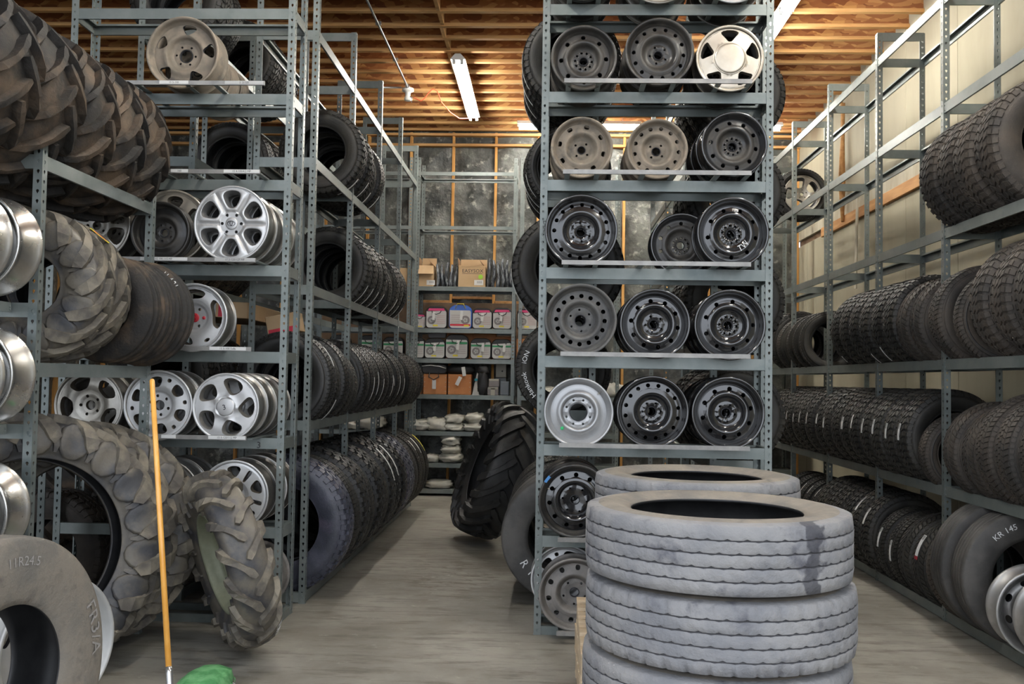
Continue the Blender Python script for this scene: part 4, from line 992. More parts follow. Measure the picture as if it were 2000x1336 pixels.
# five spoke with a red cap
def redcap():
    mb = MB(); cap_disc(mb, 0.030, 0.026, 0, 0.004); flat_text(mb, 'S', 0.05, 0, 0.0205, -0.018, 1)
    a = ('centre_cap', mb.build('centre_cap', ['red', 'darkred']))
    mb = MB()
    for sg in (-1, 1): o = len(mb.v); cap_disc(mb, 0.0115, 0.026, 0, 0.003, 12); mb.v[o:] = [(x+sg*0.062, y, z) for x, y, z in mb.v[o:]]
    return [a, ('lug_plug', mb.build('lug_plug', ['red']))]
alloy('redcap', 0.228, 0.19, 'alloy', 'pocket_dark', dict(y=[(0.03, 0.03), (0.088, 0.028), (0.094, 0.018), (0.13, 0.012), (0.20, 0.016), (0.22, 0.012)]),
      [(0.030, 0.050, None, 1), (0.050, 0.076, dict(n=6, kinds=[LUG(0.010)], phase=0.0-PI/6), 2), (0.076, 0.118, None, 5),
       (0.118, 0.196, dict(n=5, kinds=[dict(w=1.25, ru=0.74, rv=0.82, p=3.2, taper=0.10, depth=0.03, shrink=0.85), dict(w=0.62, ru=0.30, rv=0.28, p=2, cv=0.42, depth=0.006, shrink=0.6)] , phase=HP-0.62), 4), (0.196, 0.220, None, 2)],
      extra=redcap())
alloy('sixhole', 0.232, 0.19, 'alloy', 'pocket_dark', dict(y=[(0.03, 0.03), (0.088, 0.028), (0.094, 0.018), (0.13, 0.010), (0.20, 0.016), (0.22, 0.012)]),
      [(0.034, 0.050, None, 1), (0.050, 0.076, dict(n=6, kinds=[LUG(0.010)], phase=0.2), 2), (0.076, 0.112, None, 5),
       (0.112, 0.198, dict(n=12, kinds=[dict(w=1.0, ru=0.82, rv=0.80, p=3.0, taper=0.08, depth=0.03, shrink=0.82), dict(w=0.75, ru=0.34, rv=0.30, p=2.5, cv=0.5, depth=0.006, shrink=0.6)], phase=0.35), 4), (0.198, 0.222, None, 2)])
# flowing five spoke without a bore, scribbled on
alloy('flow', 0.225, 0.19, 'alloy', 'alloy_dirty', dict(y=[(0.001, -0.004), (0.05, -0.002), (0.09, 0.004), (0.15, 0.0), (0.21, 0.004)], groove=(0.06, 0.20, -0.010, 0.022), n=5, phase=HP+0.28-PI/5),
      [(0.001, 0.070, None, 5), (0.070, 0.205, dict(n=5, kinds=[dict(ru=0.66, rv=0.80, p=2.3, taper=0.22, lean=0.10, cv=0.06, depth=0.03, shrink=0.80)], phase=HP-PI/5+0.28-PI/5), 6), (0.205, 0.217, None, 1)],
      extra=[cap_part(0.062, -0.002, 'alloy', 0.006, text='3', tsize=0.05)])
# champagne wheel with flat disc cap
alloy('cap5', 0.216, 0.19, 'alloy_beige', 'pocket_dark', dict(y=[(0.001, 0.0), (0.10, 0.0), (0.105, 0.008), (0.19, 0.014), (0.205, 0.016)]),
      [(0.001, 0.102, None, 3), (0.102, 0.188, dict(n=5, kinds=[dict(ru=0.42, rv=0.90, p=4.0, taper=0.50, cv=0.06, depth=0.02, shrink=0.88)], phase=HP-PI/5), 4), (0.188, 0.207, None, 2)],
      extra=[cap_part(0.098, -0.002, 'alloy_beige', 0.003, n=64)], barrel='dark_barrel')
# beige older alloy, split spokes, double spokes
alloy('beige6', 0.25, 0.20, 'alloy_beige', 'pocket_dark', dict(y=[(0.03, 0.03), (0.08, 0.02), (0.14, 0.006), (0.22, 0.01), (0.24, 0.005)]),
      [(0.035, 0.055, None, 1), (0.055, 0.080, dict(n=6, kinds=[LUG(0.010)]), 2), (0.080, 0.105, None, 2), (0.105, 0.218, dict(n=6, kinds=[dict(ru=0.56, rv=0.82, p=2.6, taper=0.2, depth=0.03, shrink=0.85)], phase=0.2), 5), (0.218, 0.242, None, 2)])
alloy('thin', 0.24, 0.20, 'alloy_dirty', 'pocket_dark', dict(y=[(0.03, 0.03), (0.08, 0.02), (0.14, 0.006), (0.22, 0.01), (0.23, 0.005)]),
      [(0.030, 0.048, None, 1), (0.048, 0.070, dict(n=5, kinds=[LUG(0.009)]), 2), (0.070, 0.085, None, 2), (0.085, 0.214, dict(n=10, kinds=[dict(ru=0.80, rv=0.90, p=3.5, taper=0.06, depth=0.03, shrink=0.92), dict(w=0.5, ru=0.6, rv=0.78, p=3, taper=0.2, depth=0.03, shrink=0.9)], phase=0.4), 4), (0.214, 0.232, None, 2)], barrel='dark_barrel')
alloy('dirty5', 0.235, 0.19, 'alloy_dirty', 'pocket_dark', dict(y=[(0.03, 0.03), (0.08, 0.02), (0.14, 0.006), (0.22, 0.01)]),
      [(0.032, 0.050, None, 1), (0.050, 0.074, dict(n=5, kinds=[LUG(0.010)]), 2), (0.074, 0.100, None, 2), (0.100, 0.205, dict(n=5, kinds=[dict(ru=0.66, rv=0.82, p=3, taper=0.15, depth=0.03, shrink=0.85)], phase=0.1), 5), (0.205, 0.227, None, 2)])
alloy('slot10', 0.225, 0.20, 'alloy', 'pocket_dark', dict(y=[(0.02, 0.03), (0.06, 0.02), (0.10, 0.006), (0.19, 0.008), (0.21, 0.012)]),
      [(0.028, 0.045, None, 1), (0.045, 0.068, dict(n=5, kinds=[LUG(0.009)], phase=0.3), 2), (0.068, 0.095, None, 2),
       (0.095, 0.195, dict(n=10, kinds=[dict(w=1.15, ru=0.62, rv=0.72, p=2.8, taper=0.28, cv=0.1, depth=0.03, shrink=0.82), dict(w=0.7, ru=0.36, rv=0.85, p=4, cv=-0.02, depth=0.03, shrink=0.85)], phase=HP-0.36), 4), (0.195, 0.217, None, 2)], barrel='dark_barrel', rimm='alloy')
alloy('five_t', 0.225, 0.20, 'alloy_dirty', 'pocket', dict(y=[(0.02, 0.02), (0.06, 0.015), (0.10, 0.006), (0.21, 0.004)]),
      [(0.022, 0.040, None, 1), (0.040, 0.060, dict(n=5, kinds=[LUG(0.008)]), 2), (0.060, 0.070, None, 1), (0.070, 0.208, dict(n=5, kinds=[dict(ru=0.70, rv=0.90, p=3.6, taper=-0.02, depth=0.04, shrink=0.9)], phase=0.25), 5), (0.208, 0.217, None, 1)], barrel='dark_barrel')
# bare polished truck and trailer rims (open, seen from the lip)
def open_rim(key, R, W, mat, disc=True, holes=0, bore=0.10):
    o = [(R-0.004, 0.0), (R, 0.004), (R, 0.012), (R-0.012, 0.016), (R-0.024, 0.05), (R-0.05, 0.075), (R-0.05, 0.12), (R-0.024, 0.15), (R-0.012, W-0.018), (R, W-0.012), (R, W-0.004), (R-0.006, W)]
    i = [(R-0.022, W-0.008), (R-0.034, 0.15), (R-0.058, 0.12), (R-0.058, 0.075), (R-0.034, 0.048), (R-0.020, 0.012), (R-0.014, 0.001)]
    mb = MB(); mb.rev(o+i, 96, closed=True, mi=0); parts = [('rim', mb.build('rim', [mat]))]
    if disc:
        mb = MB(); yf = interp([(bore, 0.11), (R*0.55, 0.10), (R*0.8, 0.125), (R-0.055, 0.10)])
        if holes: plain_band(mb, bore, R*0.55, yf, 3, 72); hole_band(mb, R*0.55, R*0.72, holes, yf, [dict(ru=0.4, rv=0.7, p=2, depth=0.01)], rings=2); plain_band(mb, R*0.72, R-0.052, yf, 2, 72)
        else: plain_band(mb, bore, R-0.052, yf, 5, 72)
        parts.append(('disc', mb.build('disc', [mat, 'ink'])))
    WH[key] = (R, W, parts)
open_rim('polished', 0.245, 0.21, 'polish'); open_rim('white_rim', 0.29, 0.20, 'white_rim', True, 5); open_rim('scuffed', 0.235, 0.18, 'silver_rough', True, 8, 0.07)
open_rim('ag_rim', 0.335, 0.20, 'olive_rim', True, 0, 0.20)

def put_wheel(key, loc, label, group=None, yaw=0.0, lean=0.0, spin=0.0, s=1.0, name='wheel'):
    """loc = centre of the front lip plane"""
    root = empty(name, mat4=place_mat(loc, yaw, lean, spin) @ Matrix.Scale(s, 4)); tag(root, label, 'wheel', group)
    for nm, me in WH[key][2]: ob(nm, me, root)
    return root

# ---------------------------------------------------------------- wheels on the two wheel racks
ORD = ['', 'second', 'third', 'fourth', 'fifth', 'sixth']
def stack(key, x, z, label, short, where, n=3, s=1.0, Y=5.965, group=None, back=None, dx=0.0, spin=0.0):
    """a wheel in front and the ones behind it on the same rails"""
    R, W, _ = WH[key]; g = 'wheels on ' + where
    tops = put_wheel(key, (x, Y, z), label, g, 0, 0, spin, s)
    y = Y
    for i in range(1, n):
        k2 = (back or key) if isinstance(back, str) or back is None else back[i-1]
        y += W*s+0.006
        put_wheel(k2, (x+random.uniform(-0.006, 0.006)+dx*i, y, z-(WH[key][0]*s-WH[k2][0])*0.9 if k2 != key else z+random.uniform(-0.003, 0.003)),
                  '%s wheel back behind the %s' % (ORD[i], short), g, 0, 0, random.uniform(0, 6), s if k2 == key else 1.0)
    return tops
cw = 'the central rack'
stack('dust10', 0.218, 3.770, 'dusty dark steel wheel with eight round holes, left of its shelf, above tan wheels', 'dusty dark wheel with eight holes', cw, 3, 1.01)
stack('dust14', 0.710, 3.812, 'large dusty black steel wheel with many small holes, left of the champagne alloy', 'dusty black wheel left of the champagne alloy', cw, 3, 1.0)
stack('cap5', 1.168, 3.770, 'champagne alloy wheel with a flat disc cap and five openings, central rack', 'disc-capped champagne alloy', cw, 3, 1.02, back='dust10')
stack('tan8', 0.212, 3.176, 'tan dusty steel wheel with eight oblong slots, leftmost of its shelf', 'tan wheel with oblong slots', cw, 3, 0.99)
stack('tan12', 0.703, 3.170, 'tan dusty steel wheel ringed by round holes, middle of its shelf', 'tan wheel ringed by round holes', cw, 3, 0.99)
stack('brz10', 1.200, 3.205, 'brownish black steel wheel with ten round holes, right of two tan wheels', 'brownish black wheel right of two tan wheels', cw, 3, 0.95, back='blk10')
g = stack('blk16', 0.216, 2.632, 'glossy black steel wheel with sixteen small round holes, alone at the left of its shelf', 'glossy sixteen-hole wheel at the left', cw, 2, 1.02)
stack('blk10b', 1.195, 2.628, 'glossy black steel wheel chalked with two letters, right end of its shelf', 'glossy wheel chalked with two letters', cw, 2, 1.03)
put_wheel('brz10', (0.90, 6.20, 2.585), 'small black steel wheel half hidden to the left of the chalked black wheel', 'wheels on '+cw, 0, 0, 0.8, 0.93)
stack('grey16', 0.220, 2.050, 'matt grey pitted steel wheel ringed by sixteen round holes', 'matt grey pitted wheel', cw, 3, 0.995, back='blk10')
stack('blk10', 0.700, 2.030, 'glossy black steel wheel just right of the matt grey pitted wheel', 'glossy wheel beside the matt grey one', cw, 3, 1.01)
stack('blk10b', 1.180, 2.030, 'glossy black steel wheel, right end of the shelf with the matt grey wheel', "glossy wheel right on the matt grey wheel's shelf", cw, 3, 1.02, back='blk10', spin=0.5)
stack('silver8', 0.215, 1.450, 'silver painted steel wheel with eight bolt holes, a big bore and a green dot', 'green-dotted silver wheel', cw, 1)
stack('blk16', 0.690, 1.462, 'glossy black steel wheel just right of the silver wheel, small vent holes', 'glossy wheel beside the silver one', cw, 3, 1.0, back='blk10', spin=0.6)
stack('blk10', 1.172, 1.462, 'glossy black steel wheel, right end of the shelf with the silver wheel', "glossy wheel right on the silver wheel's shelf", cw, 3, 1.04, spin=0.9)
stack('blk12', 0.200, 0.880, 'dark chrome-like steel wheel with big round holes and a blue mark on its lip', 'dark blue-marked wheel', cw, 3, 1.02)
stack('blk10', 0.690, 0.865, 'black steel wheel behind the tyre stacks on the low shelf', 'black wheel hidden by the tyre stacks', cw, 2)
stack('silver8', 1.180, 0.865, 'silver steel wheel whose rim shows just above the rear tyre stack', 'silver wheel above the rear tyre stack', cw, 2)
stack('pale10', 0.205, 0.285, 'pale grey dusty steel wheel on the bottom shelf of the central rack', 'pale grey wheel', cw, 1)
put_wheel('sixhole', (0.15, 6.19, 0.33), 'dirty alloy wheel peeping over the pale grey wheel on the bottom shelf', 'wheels on '+cw, 0, 0, 0.3, 1.0)
stack('dust10', 0.205, 4.365, 'dusty steel wheel cut by the upper frame edge, leftmost on the top shelf', 'leftmost wheel of the top shelf', cw, 3)
stack('dirty5', 0.700, 4.365, 'dirty alloy wheel cut by the upper frame edge, middle of the top shelf', 'middle wheel of the top shelf', cw, 3)
stack('slot10', 1.185, 4.360, 'bright alloy wheel cut by the upper frame edge, rightmost on the top shelf', 'rightmost wheel of the top shelf', cw, 3)
lw = 'the left wheel rack'
stack('dirty6', -2.475, 3.815, 'mud-caked tan wheel with rounded openings, top shelf of the left wheel rack', 'mud-caked tan wheel', lw, 4, 0.99, Y=6.02, back='tan12')
stack('six', -2.091, 2.655, 'big bright six-spoke alloy wheel with an emblem cap', 'big six-spoke emblem wheel', lw, 4, 0.98, Y=5.975, spin=0.0)
stack('spare', -2.575, 2.600, 'narrow dusty black spare wheel in front of a large champagne alloy', 'narrow spare wheel', lw, 1, 1.0, Y=5.99)
put_wheel('beige6', (-2.56, 6.14, 2.660), 'large champagne alloy wheel behind the narrow black spare wheel', 'wheels on '+lw, 0, 0, 0.3, 1.0)
stack('thin', -3.02, 2.640, 'thin-spoked dirty alloy wheel seen under the muddy tractor tyres', 'thin-spoked alloy', lw, 3, 1.0, Y=6.0)
stack('redcap', -2.330, 2.030, 'five-spoke bright alloy wheel with a red centre cap', 'red-capped wheel', lw, 1, 1.0, Y=5.985)
stack('sixhole', -2.545, 1.448, 'bright alloy wheel with six bolt holes behind the upright orange handle', 'alloy behind the orange handle', lw, 2, 1.0, Y=5.975)
stack('dirty5', -3.02, 1.44, "grimy alloy wheel seen just above the big tractor tyre's top", 'grimy alloy above the tractor tyre', lw, 2, 1.0, Y=6.0)
stack('flow', -2.094, 1.445, 'silver flowing five-spoke wheel with a scribbled mark on its middle', 'flowing five-spoke wheel', lw, 4, 0.99, Y=5.975)
stack('slot10', -2.026, 0.870, 'alloy wheel with double slots behind the leaning tractor wheel', 'double-slotted alloy', lw, 3, 1.02, Y=5.985)
stack('dirty5', -2.50, 0.855, 'dull alloy wheel on the low shelf, behind the big tractor tyres', 'dull alloy behind the tractor tyres', lw, 2, 1.0, Y=6.02)
stack('pale10', -1.99, 0.275, 'steel wheel on the bottom shelf behind the leaning tractor wheel', 'bottom wheel behind the leaning tractor wheel', lw, 2, 0.98, Y=6.06)

# chalk and paint marks
def mark(name, me, parent, loc): return ob(name, me, parent, loc)
for o in list(COL.objects):
    l = o.get('label', '')
    if l.startswith('glossy black steel wheel chalked'):
        mb = MB(); ring_text(mb, 'TW', 0.055, 0.125, -0.85, lambda r: 0.030, 0, True); ob('chalk_mark', mb.build('chalk_mark', ['chalk']), o)
    if l.startswith('silver painted steel wheel'):
        mb = MB(); cap_disc(mb, 0.011, 0.050, 0, 0.002, 16); mb.v = [(x-0.105, y-0.018, z-0.105) for x, y, z in mb.v]; ob('green_dot', mb.build('green_dot', ['green']), o)
        mb = MB(); mb.tube([(0.135, 0.062, 0.130), (0.128, 0.030, 0.122)], [0.006, 0.003], 8); ob('valve_stem', mb.build('valve_stem', ['alloy_beige']), o)
    if l.startswith('dark chrome-like'):
        mb = MB(); mb.add([(-0.232*cos(a), -0.003, 0.232*sin(a)) if q else (-0.214*cos(a), -0.003, 0.214*sin(a)) for a in (0.55, 0.62, 0.69, 0.76) for q in (0, 1)], [(0, 1, 3, 2), (2, 3, 5, 4), (4, 5, 7, 6)]); ob('blue_mark', mb.build('blue_mark', ['blue']), o)
        mb = MB(); mb.tube([(-0.175, 0.055, 0.07), (-0.165, 0.02, 0.075)], [0.006, 0.004], 8); ob('valve_stem', mb.build('valve_stem', ['alloy_beige']), o)
mb = MB(); flat_text(mb, 'DOL', 0.040, 0, 0, 0, 0, -PI/2); ob('handwriting', mb.build('handwriting', ['ink']), center_rack, (0.022, -0.003, 2.67))
mb = MB(); flat_text(mb, '3', 0.06, 0, 0, 0, 0); ob('handwriting', mb.build('handwriting', ['ink']), left_wheel_rack, (1.39, -0.003, 1.168))

# ---------------------------------------------------------------- rows of tyres
NTH = ['first', 'second', 'third', 'fourth', 'fifth', 'sixth', 'seventh', 'eighth', 'ninth', 'tenth', 'eleventh', 'twelfth', 'thirteenth', 'fourteenth', 'fifteenth', 'sixteenth', 'seventeenth', 'eighteenth', 'nineteenth', 'twentieth',
       'twenty-first', 'twenty-second', 'twenty-third', 'twenty-fourth']
DESC = {'road': 'black street tyre', 'road_big': 'wide black street tyre', 'mud': 'black all-terrain tyre', 'mud_dust': 'large dusty all-terrain tyre', 'road_dust': 'brownish worn street tyre', 'vee': 'arrow-tread black tyre',
        'vee_dust': 'arrow-tread dusty tyre', 'small': 'small dusty tyre', 'low': 'low-profile tyre', 'truck_rib': 'ribbed truck tyre', 'truck_drive': 'lug-shouldered truck tyre', 'truck_blk': 'big black truck tyre',
        'plain_truck': 'large worn smooth tyre', 'implement': 'ribbed implement tyre'}
def row(X, shelf, gap, items, where, group, dX=0.0):
    """items = (Y, key, options); the first in the list is the nearest"""
    res = []
    for i, it in enumerate(items):
        Y, key = it[0], it[1]; op = dict(it[2]) if len(it) > 2 else {}
        s = op.pop('s', 1.0); R = TY[key][2]*s; c = math.sqrt(R*R-gap*gap) if shelf is not None else R
        dx = op.pop('dx', 0.0)+random.uniform(-0.006, 0.006); dz = op.pop('dz', 0.0); lab = op.pop('label', None)
        yaw = op.pop('yaw', 0.0)+random.uniform(-0.015, 0.015)
        extra = (', paper strip' if op.get('strip') else '')
        o = put_tyre(key, (X+dx, Y, (shelf or 0)+c+dz), lab or '%s, %s back, %s%s' % (DESC[key], NTH[i], where, extra), group, yaw=yaw, s=s, **op)
        res.append(o)
    return res
def bay(y0, keys, w=0.2545, ops=None):
    return [(y0+w*i, k, (ops[i] if ops else {})) for i, k in enumerate(keys)]
def S(a, half=0.16, w=0.028, m='white', off=0.0): return {'strip': (a, half, w, m, off)}
r_ = lambda d: math.radians(d)
# left aisle rack
gL = 0.225; XLc = -1.955
it = bay(6.89, ['road_big', 'vee', 'road_big', 'vee', 'road'], 0.252, [S(r_(30), 0.22, 0.018), S(r_(-40), 0.36, 0.026, 'white', -0.03), {}, {}, {}]) + \
     bay(8.20, ['road_big']*5, 0.252, [{}, S(r_(-12), 0.3, 0.012), S(r_(-4), 0.3, 0.012), S(r_(-14), 0.3, 0.012), {}]) + \
     bay(9.52, ['road_big', 'vee', 'road_big', 'road_big', 'road'], 0.252, [S(r_(-8), 0.3, 0.012), S(r_(14), 0.3, 0.012), S(r_(-8), 0.3, 0.012), S(r_(-10), 0.25, 0.012), {}]) + \
     bay(10.85, ['road_big', 'road_big', 'mud', 'road_big', 'road_big'], 0.255)
row(XLc, 1.33, gL, it, 'waist-high shelf of left aisle rack', 'tyres on the left aisle rack, waist-high shelf')
it = bay(8.20, ['mud', 'mud', 'road_big', 'mud'], 0.272, [dict(S(r_(-40), 0.28, 0.014), dx=0)]*4) + bay(9.52, ['road', 'mud', 'mud', 'road_big'], 0.262, [S(r_(-42), 0.25, 0.014), S(r_(-38), 0.3, 0.02), S(r_(-42), 0.22, 0.012), S(r_(-42), 0.22, 0.012)])
row(XLc, 2.33, gL, it, 'upper shelf of left aisle rack', 'tyres on the left aisle rack, upper shelf')
it = [(7.84, 'mud', S(r_(-52), 0.30, 0.026))] + bay(8.20, ['mud', 'vee', 'road_big'], 0.27, [S(r_(-44), 0.3, 0.018), S(r_(-46), 0.3, 0.018), S(r_(-48), 0.34, 0.020)])
row(XLc, 3.28, gL, it, 'highest cluster on left aisle rack', 'tyres high on the left aisle rack')
it = [(6.95, 'truck_drive', {'label': 'big truck tyre with lugged shoulders, nearest on the floor of the left aisle rack'}), (7.25, 'truck_rib', {}), (7.55, 'truck_blk', {}), (7.83, 'truck_rib', {}),
      (8.24, 'truck_blk', {}), (8.54, 'truck_rib', {}), (8.84, 'truck_blk', S(r_(32), 0.34, 0.04)), (9.13, 'truck_blk', S(r_(34), 0.34, 0.04)),
      (9.56, 'truck_blk', {}), (9.88, 'truck_drive', {}), (10.2, 'truck_drive', {}), (10.49, 'truck_rib', {}), (10.87, 'truck_rib', S(r_(40), 0.14, 0.035)), (11.17, 'truck_rib', S(r_(38), 0.22, 0.035)), (11.48, 'truck_rib', S(r_(40), 0.25, 0.04, 'yellow'))]
row(XLc, 0.08, gL, it, 'floor of left aisle rack', 'truck tyres on the floor of the left aisle rack')
# rack behind it
row(-2.87, 4.24, 0.22, [(6.95, 'mud', {}), (7.23, 'road_big', {}), (8.3, 'mud', {}), (8.6, 'mud', {}), (8.9, 'mud', {})], 'top shelf, rack behind left wheels', 'tyres on the hidden left rack, top shelf')
row(-2.87, 3.28, 0.22, [(8.22, 'road_big', {}), (8.5, 'mud', {}), (8.8, 'mud', {}), (9.06, 'road', {})], 'third shelf, rack behind left wheels', 'tyres on the hidden left rack, third shelf')
row(-2.87, 2.33, 0.22, [(6.9, 'mud', {}), (7.17, 'road_big', {}), (7.45, 'mud', {}), (7.75, 'road_big', {})], 'behind the big six-spoke wheel', 'tyres on the hidden left rack, middle shelf')
row(-2.87, 1.33, 0.22, [(6.9, 'mud', {}), (7.17, 'road_big', {}), (7.45, 'mud', {}), (7.75, 'road_big', {})], 'behind the red-capped wheel', 'tyres on the hidden left rack, low shelf')
row(-2.87, 0.08, 0.22, [(6.95, 'mud_dust', {}), (7.3, 'mud', {}), (7.65, 'mud', {})], 'floor behind left wheel rack', 'tyres on the hidden left rack, floor')
# central tyre rack, left half
def cc(w=3): return [S(r_(205), 0.30, 0.02)]*w
row(0.155, 3.74, 0.205, bay(6.89, ['mud', 'mud', 'road_big', 'mud', 'mud'][:4], 0.27, [S(r_(190), 0.4, 0.016), S(r_(200), 0.35, 0.016), S(r_(205), 0.35, 0.016), S(r_(210), 0.3, 0.016)]), 'topmost left cluster of central rack', 'tyres high on the left half of the central tyre rack')
row(0.145, 3.00, 0.205, bay(6.89, ['low', 'vee', 'road', 'road'], 0.27, [S(r_(205), 0.3, 0.012), S(r_(212), 0.35, 0.012), S(r_(215), 0.3, 0.012), {}]), 'second left cluster of central rack', 'tyres on the left half of the central tyre rack, second cluster')
row(0.155, 2.12, 0.205, bay(6.91, ['mud', 'road_big', 'road_big'], 0.30, [dict(S(r_(200), 0.35, 0.012), s=1.13), dict(S(r_(205), 0.35, 0.012), s=1.1), {}]), 'third left cluster of central rack', 'tyres on the left half of the central tyre rack, third cluster')
hk = row(0.125, 1.44, 0.2, [(6.90, 'road', {'label': 'street tyre with white sidewall lettering, left of the central rack post', 's': 1.07}), (7.18, 'road_big', {}), (7.46, 'road', {})], 'shoulder height, left of central rack', 'tyres on the left half of the central tyre rack, shoulder height')
rr = row(0.155, 0.08, 0.205, [(6.92, 'plain_truck', {'label': 'large worn tyre chalked with two letters, bottom left of the central rack'}), (7.22, 'plain_truck', {}), (7.5, 'truck_rib', {'s': 0.92}), (7.8, 'truck_rib', {'s': 0.92}), (8.3, 'truck_rib', {'s': 0.92}), (8.6, 'truck_rib', {'s': 0.92})], 'floor, left of central rack', 'large tyres on the floor of the central tyre rack')
sidewall_text(rr[0], 'plain_truck', 'R', 0.085, 0.375, r_(213), 'chalk', True, 'chalk_mark'); sidewall_text(rr[0], 'plain_truck', 'R', 0.085, 0.375, r_(228), 'chalk', True, 'chalk_mark')
sidewall_text(hk[0], 'road', 'Hankook', 0.048, 0.258, r_(205), 'chalk', False); sidewall_text(hk[0], 'road', 'iON', 0.048, 0.258, r_(163), 'chalk', False)
# central tyre rack, right half
for z, n, ks in ((3.50, 'tan wheel level', ['mud', 'mud', 'road_big']), (2.75, 'chalked wheel level', ['mud', 'mud', 'mud']), (1.95, 'matt grey wheel level', ['mud', 'road_big', 'mud', 'mud']), (1.10, 'silver wheel level', ['mud', 'road_big', 'mud', 'mud']), (0.08, 'on the floor', ['mud_dust', 'mud', 'mud'])):
    row(1.395, z, 0.205, bay(6.95, ks, 0.285), 'dark rack behind, '+n, 'tyres on the right half of the central tyre rack')
# right rack
gR = 0.205; XR = 3.045; A = r_(172)
def R_(a=172, half=0.15, w=0.032, m='white'): return S(r_(a), half, w, m)
it = bay(5.24, ['road_dust', 'road_dust', 'road_dust', 'vee_dust', 'vee_dust'], 0.268, [dict(yaw=-0.12, s=1.05), dict(yaw=-0.12, s=1.05), dict(yaw=-0.1, s=1.03), dict(yaw=-0.1), dict(yaw=-0.1)]) + [(6.85, 'small', dict(yaw=-0.12))] + \
     bay(7.11, ['mud']*4, 0.262, [R_(173, 0.17), R_(174, 0.16), R_(171, 0.16), R_(172, 0.16)]) + \
     bay(8.18, ['mud']*5, 0.264, [R_(168, 0.16, 0.02), R_(172, 0.15, 0.045), {}, R_(175, 0.13), R_(171, 0.13)]) + \
     bay(9.56, ['mud']*5, 0.262, [S(A, 0.15, 0.012), S(A, 0.15, 0.012), S(r_(175), 0.12, 0.014), S(A, 0.12, 0.012), S(A, 0.12, 0.012)]) + bay(10.93, ['mud']*2, 0.262)
row(XR, 0.95, gR, it, 'knee-high shelf of right rack', 'tyres on the right rack, knee-high shelf')
it = bay(5.22, ['mud_dust', 'mud_dust', 'mud_dust'], 0.285, [dict(yaw=-0.10, s=0.96)]*3) + [(6.17, 'small', dict(yaw=-0.30, s=1.12, label='small worn tyre turned to show its dusty bead, between two larger rows at the right'))] + \
     [(6.52, 'road_dust', dict(yaw=-0.1))] + bay(6.86, ['vee_dust', 'vee_dust', 'mud', 'mud', 'mud'], 0.262, [dict(yaw=-0.1, s=1.03), dict(yaw=-0.05, s=1.03), {}, S(r_(222), 0.2, 0.016), S(r_(228), 0.15, 0.014)]) + \
     bay(8.18, ['mud', 'mud', 'mud'], 0.264, [{}, {}, S(r_(225), 0.1, 0.014)]) + bay(9.95, ['road', 'road', 'road'], 0.25, [dict(yaw=-0.3), dict(yaw=-0.25), dict(yaw=-0.2)]) + bay(10.95, ['road', 'mud'], 0.27)
row(XR, 1.85, gR, it, 'chest-high shelf of right rack', 'tyres on the right rack, chest-high shelf')
row(XR, 2.79, gR, bay(5.69, ['mud_dust', 'mud_dust', 'mud_dust', 'mud_dust'], 0.278, [dict(yaw=-0.03, s=0.99), dict(yaw=-0.02, s=0.98), dict(s=0.98), dict(s=0.98)]), 'high cluster on right rack', 'tyres in the high cluster on the right rack')
it = [(5.96, 'plain_truck', {'label': 'large smooth tyre chalked with letters, lower right beside the rims', 's': 0.93, 'yaw': -0.1}), (6.24, 'plain_truck', {'s': 0.95, 'yaw': -0.06}), (6.51, 'road_dust', {'s': 1.05})] + \
     bay(6.86, ['vee', 'vee', 'road', 'road', 'mud'], 0.262, [dict(R_(155, 0.24, 0.045), label='arrow-tread tyre whose white label ends in red, low on the right rack'), {}, R_(176, 0.24), R_(165, 0.24), R_(153, 0.2)]) + \
     bay(8.18, ['mud', 'mud', 'mud', 'mud', 'mud'], 0.264, [R_(140, 0.2), {}, {}, {}, {}]) + bay(9.56, ['road']*5, 0.262, [S(r_(140), 0.15, 0.012)]*5)
ft = row(XR, 0.08, gR, it, 'floor shelf of right rack', 'tyres on the right rack, floor shelf')
sidewall_text(ft[0], 'plain_truck', 'KR 145', 0.055, 0.36, r_(122), 'chalk', False, 'chalk_mark')
s_ = strip_mesh('vee', 0.035, 0.047, 'redlab'); o = ft[3]; ob('red_label_end', s_, o, mat4=Matrix.Scale(1.002, 4) @ Matrix.Rotation(-o['spin']-r_(171), 4, 'Y'))
put_wheel('scuffed', (2.90, 5.50, 0.345), 'scuffed bare silver rim on the floor shelf at the right edge', 'bare rims at the right edge', -0.15, 0, 0, 1.1)
put_wheel('scuffed', (2.93, 5.24, 0.345), 'nearer scuffed silver rim, cut by the right edge of the picture', 'bare rims at the right edge', -0.15, 0, 1.0, 1.1)

def wheel_with_tyre(wkey, tkey, loc, label, yaw=0, lean=0, spin=0, s=1.0, off=0.0, ws=1.0, name='wheel_with_tyre'):
    root = empty(name, mat4=place_mat(loc, yaw, lean, spin) @ Matrix.Scale(s, 4)); tag(root, label, 'wheel')
    ob('tyre', TY[tkey][0], root)
    for nm, me in WH[wkey][2]: ob(nm, me, root, mat4=Matrix.Translation((0, -WH[wkey][1]/2*ws+off, 0)) @ Matrix.Scale(ws, 4))
    return root
wheel_with_tyre('five_t', 'low', (3.045, 11.2, 3.945), 'alloy wheel with its tyre on, high at the far end of the right rack', spin=0.3)

